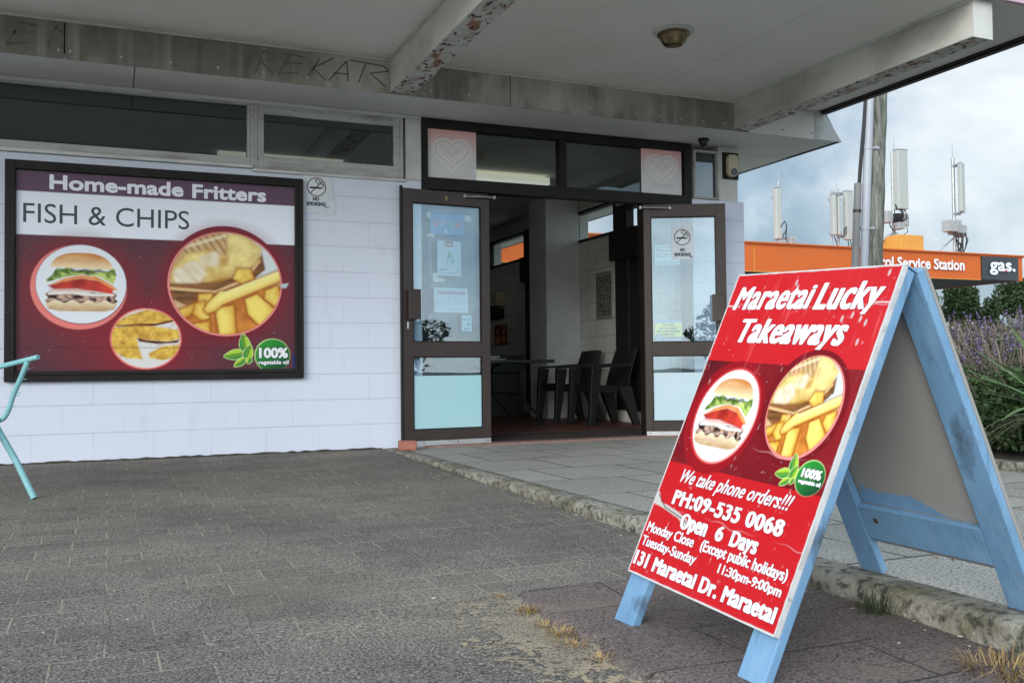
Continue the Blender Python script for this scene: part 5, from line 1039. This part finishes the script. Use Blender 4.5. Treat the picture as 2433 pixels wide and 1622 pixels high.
def plants():
    x,y = polar(2286,52); tree(x,y,5.6,(.95,.95,1.9),'rounded dark green tree under the end of the orange canopy',m_leafd,6500,.20,.12,3)
    x,y = polar(2218,56); tree(x,y,5.2,(.8,.8,1.9),'thin leafed tree behind the top of the sandwich board',m_leafm,900,.22,.07,4)
    x,y = polar(2352,50); tree(x,y,3.6,(.8,.8,.9),'low dark bushy tree left of the pale branched one',m_leafd,3500,.2,.1,5)
    x,y = polar(2425,60); tree(x,y,5.7,(1.6,1.6,1.3),'dark flat topped tree with pale bare branches at the right edge',m_leafd,4500,.24,.10,6,bmat=m_branch,zc=4.3)
    x,y = polar(2530,64); tree(x,y,6.0,(3.4,3,2.6),'big dark tree at the right end of the hedge',m_leafd,6000,.34,.25,16)
    # hedge
    t = thing('hedge','long brownish green hedge behind the lavender','hedge',(20,8,-.3)); VV = []; FF = []; k = 0
    for i in range(9):
        px = 2150+45*i; x,y = polar(px,30+.3*(i%3)); V,F = leaf_cloud((x,y,.75),(1.3,1.0,1.1),5200,.15,clumps=22,seed=40+i,shell=.75); VV.append(V); FF.append(F+k); k += len(V)
    npobj('foliage',np.concatenate(VV),np.concatenate(FF),m_leafb,t)
    q = MB(); 
    for i in range(9): x,y = polar(2150+45*i,30); q.tube([(x,y,-.3),(x,y,1.6)],[.08,.04],7)
    obj('stem', q, m_bark, t)
    tree(11.9,15.2,4.1,(1.2,1.0,.9),'small yellowish tree seen through the shop side window',m_leafy,5000,.18,.08,8)
    # dense shrub under the lavender
    for i,(px,dist,rx,rz,lb) in enumerate(((2300,7.9,.62,.46,'dark leafy shrub at the garden edge nearest the sandwich board'),(2385,7.6,.55,.48,'dark leafy shrub under the lavender flowers'),(2480,7.4,.6,.5,'dark leafy shrub at the right edge of the photo'))):
        x,y = polar(px,dist); t = thing('shrub',lb,'shrub',(x,y,.02),'dark shrubs in the garden bed'); V,F = leaf_cloud((x,y,.27),(rx,rx,rz*.72),9000,.045,clumps=30,seed=60+i,asp=1.8,shell=.6); V[:,2] = np.maximum(V[:,2],.03); npobj('foliage',V,F,m_leafm if i == 1 else m_leafd,t)
        q = MB(); 
        for j in range(6): a = j*1.05; q.tube([(x,y,.02),(x+.2*math.cos(a),y+.2*math.sin(a),.3),(x+.4*rx*2*math.cos(a),y+.4*rx*2*math.sin(a),.6)],[.014,.01,.004],6)
        obj('stem', q, m_bark, t)
    # lavender: bushes of grey green stems with flower spikes
    for i,(px,dist,lb) in enumerate(((2262,9.3,'lavender bush just right of the sandwich board top'),(2345,9.0,'lavender bush with the most purple flower spikes'),(2425,8.8,'lavender bush at the right edge, heads mostly faded'))):
        x,y = polar(px,dist); t = thing('lavender_bush',lb,'lavender',(x,y,.02),'lavender bushes in the garden bed'); g = np.random.default_rng(80+i)
        V,F = leaf_cloud((x,y,.46),(.66,.62,.50),15000,.06,clumps=34,seed=70+i,asp=5,up=1.0,shell=.3); V[:,2] = np.maximum(V[:,2],.03); npobj('foliage',V,F,m_sage,t)
        def spikes(n,size,mm,nm,zlo,zhi):
            a = g.uniform(0,6.28,n); r = .62*np.sqrt(g.uniform(0,1,n)); bx = x+r*np.cos(a); by = y+r*np.sin(a); tz = g.uniform(zlo,zhi,n)*(1-.25*(r/.62)**2)
            Vs = []; 
            for j in range(n):
                lean = np.array([(bx[j]-x)*.25+g.normal()*.03,(by[j]-y)*.25+g.normal()*.03,0]); p = np.array([bx[j],by[j],tz[j]])+lean
                for m_ in range(16):
                    zz = g.uniform(0,1); aa = g.uniform(0,6.28); c = p+np.array([lean[0]*.3*zz,lean[1]*.3*zz,zz*.07]); s = size*(1-.5*zz); d1 = np.array([math.cos(aa),math.sin(aa),.5])*s; d2 = np.array([-math.sin(aa),math.cos(aa),.3])*s*.6
                    Vs += [c,c+d1*.5+d2,c+d1,c+d1*.5-d2]
            npobj(nm,np.array(Vs),np.arange(len(Vs)).reshape(-1,4),mm,t)
            q = MB()
            for j in range(n): q.tube([(x+(bx[j]-x)*.8,y+(by[j]-y)*.8,.45),(bx[j]+(bx[j]-x)*.25,by[j]+(by[j]-y)*.25,tz[j])],.0022,4)
            obj('stem', q, m_lavdry, t)
        spikes((60,170,60,40)[i],.022,m_lav,'flower_spike',.72,1.04); spikes((230,200,260,140)[i],.017,m_lavdry,'faded_spike',.70,1.02)
    # flax: long arching blades from a clump outside the right edge
    x,y = polar(2530,6.6); t = thing('flax_plant','flax with long arching green blades reaching in from the right edge','flax',(x,y,.02)); q = random.Random(5)
    def blade(a,L,lift,w,droop,z0=.30):
        V = []; N = 12
        for i in range(N+1):
            s = i/N; r = L*s*(1-.12*s); z = z0+lift*s-droop*s*s*L; c = Vector((x+r*math.cos(a),y+r*math.sin(a),z)); ww = w*math.sin(math.pi*min(1,.12+.88*s))**.6*(1-s*.55) if s < 1 else .001
            n = Vector((-math.sin(a),math.cos(a),0)); V += [tuple(c+n*ww+UP*.25*ww),tuple(c-UP*.0),tuple(c-n*ww+UP*.25*ww)]
        F = []
        for i in range(N):
            for k in range(2): F.append((i*3+k,(i+1)*3+k,(i+1)*3+k+1,i*3+k+1))
        return V,F
    def many(spec,mm,nm):
        VV = []; FF = []; k = 0
        for sp in spec: V,F = blade(*sp); VV += V; FF += [tuple(k+i for i in f) for f in F]; k += len(V)
        npobj(nm,np.array(VV),np.array(FF),mm,t)
    tocam = math.atan2(-7.37-y,-x); left = math.atan2(*(lambda d: (d[1],d[0]))((-math.cos(.9),math.sin(.9))))
    sp = [(left+.15,.78,.46,.040,.20),(left+.02,.74,.36,.038,.24),(left+.28,.62,.20,.022,.18),(left-.2,.66,.60,.026,.2),(left+.05,.55,.05,.018,.1)]
    sp += [(q.uniform(0,6.28),q.uniform(.5,.85),q.uniform(.2,.8),.036,q.uniform(.15,.4)) for _ in range(26)]
    many(sp,m_flax,'leaf')
    many([(left+q.uniform(-.35,.35),q.uniform(.55,.72),q.uniform(.10,.30),.006,q.uniform(.5,.95),.28) for _ in range(14)],m_flaxdry,'dry_leaf')
    # trees across the road behind the photographer, seen mirrored in the door glass
    for i,(x,y,h,rd) in enumerate(((3.5,-30,3.0,(2.6,1.6,1.5)),(8.5,-38,4.2,(3,2,2.0)),(14,-34,3.2,(2.6,2,1.6)),(-4,-40,4.0,(4,2,1.9)),(21,-44,4.6,(4,2,2.2)))):
        lb = ('low round tree mirrored in the lower glass of the left door','taller tree across the road mirrored beside the low round one','bushy tree mirrored at the right of the door glass','wide tree across the road to the left of the mirrored trees','far tree across the road, last of the mirrored row')[i]
        tree(x,y,h,rd,lb,m_leafm if i%2 else m_leafd,5000,.30,.16,100+i,'trees across the road')
plants()
# --- dry grass, weeds and scraps on the paving
def tuft(name,label,cat,x,y,z,n,h,spread,mm,seed):
    q = random.Random(seed); V = []; F = []; n = int(n*.45) if mm is m_dry else n
    for i in range(n):
        a = q.uniform(0,6.28); r0 = spread*.8*math.sqrt(q.random()); L = h*q.uniform(.5,1.2); w = .0016*q.uniform(.7,1.4); bx = x+r0*math.cos(a); by = y+r0*math.sin(a); o_ = spread*q.uniform(.2,1)
        a2 = a+q.uniform(-1.6,1.6); p = [(bx,by,z-.004),(bx+o_*.4*math.cos(a),by+o_*.4*math.sin(a),z+L*q.uniform(.4,1)),(bx+o_*.5*math.cos(a)+o_*.5*math.cos(a2),by+o_*.5*math.sin(a)+o_*.5*math.sin(a2),z+L*q.uniform(.1,.9))]; k = len(V); nx,ny = -math.sin(a)*w,math.cos(a)*w
        for j,c in enumerate(p): f = 1-.4*j; V += [(c[0]+nx*f,c[1]+ny*f,c[2]),(c[0]-nx*f,c[1]-ny*f,c[2])]
        F += [(k,k+1,k+3,k+2),(k+2,k+3,k+5,k+4)]
    return tag(npobj(name,np.array(V),np.array(F),mm),label,cat,'dry grass tufts in the paving' if cat == 'grass tuft' else None)
for i,(x,y,n,h,s,lb) in enumerate(((1.085,-4.70,60,.008,.02,'tiny dry tuft at the far corner of the purple slabs'),(1.098,-4.885,170,.015,.036,'bushy dry orange tuft in the paving crack left of the sign'),(1.082,-5.04,110,.012,.04,'flat dry tuft midway along the crack by the sandy patch'),(1.088,-5.125,170,.013,.045,'dense dry tuft nearer the front of the paving crack'),(1.075,-5.215,100,.012,.045,'straggly dry tuft at the near end of the paving crack'),(1.09,-5.34,60,.011,.04,'sparse dry tuft at the bottom edge of the photo'),(1.875,-5.80,420,.042,.10,'large dry yellow tuft in the bottom right corner'),(2.5,-5.07,50,.008,.05,'dry wisp on the slab between the sign legs'))):
    tuft('dry_grass_tuft',lb,'grass tuft',x,y,GZ(y)+(.012 if x < 2 else .08),n,h,s,m_dry,200+i)
tuft('kerb_weed','small green weed growing at the foot of the kerb under the sign','weed',1.985,-5.30,GZ(-5.3)+.01,110,.06,.06,m_weed,230)
def sand():
    h = .006; gu = np.arange(.62,1.16,h); gv = np.arange(-5.75,-4.6,h); U,Vv = np.meshgrid(gu,gv)
    f = np.hypot((U-1.08)/.17,(Vv+5.12)/.42)-1+1.3*(fbm(U*9,Vv*9,3)-.45)+2.6*(fbm(U*50,Vv*50,8)-.5)
    pts, fs = iso_mesh(gu,gv,f,h); mb = MB(); mb.v = [(u,v,GZ(v)+.0012) for u,v in pts]; mb.f = fs
    o = obj('sandy_grit', mb, mat('sandy_grit',(.40,.33,.22),.95,layers=[((.27,.235,.18),5,.42,.62,None,.9),((.07,.065,.06),120,.5,.6,None,.8),((.5,.46,.38),150,.6,.68,None,.7)],bump=[(130,.6,None)],world_pos=True)); o['kind'] = 'stuff'
    o['label'] = 'thin spread of sandy grit along the edge of the purple brown slabs'
sand()
def scraps():
    g = np.random.default_rng(5); V = []; F = []; n = 190
    for i in range(n):
        if i < 110: x,y = g.uniform(-1.2,2.0),-g.uniform(.05,5.6); z = GZ(y)+(.018 if x > 1.1 and y < -4.66 else .002)
        elif i < 160: x,y = g.uniform(1.92,2.0),-g.uniform(1.5,5.7); z = GZ(y)+.02*(y < -4.66)+.002
        else: x,y = g.uniform(2.15,4.6),-g.uniform(.3,5.2); z = .002
        r = g.uniform(.0025,.008)*(1.7 if g.random() < .08 else 1); a = g.uniform(0,3.14); c,s = math.cos(a),math.sin(a); k = len(V)
        pts = [(-r,-r*.45),(r,-r*.4),(r*.9,r*.5),(-r*.8,r*.45)]
        for h in (0,.0025): V += [(x+c*p[0]-s*p[1],y+s*p[0]+c*p[1],z+h) for p in pts]
        F += [(k+4,k+5,k+6,k+7),(k,k+1,k+5,k+4),(k+1,k+2,k+6,k+5),(k+2,k+3,k+7,k+6),(k+3,k,k+4,k+7)]
    o = npobj('litter',np.array(V),np.array(F),m_flake2); o['kind'] = 'stuff'
    o['label'] = 'tiny pale chips and leaf scraps scattered over the paving'
scraps()
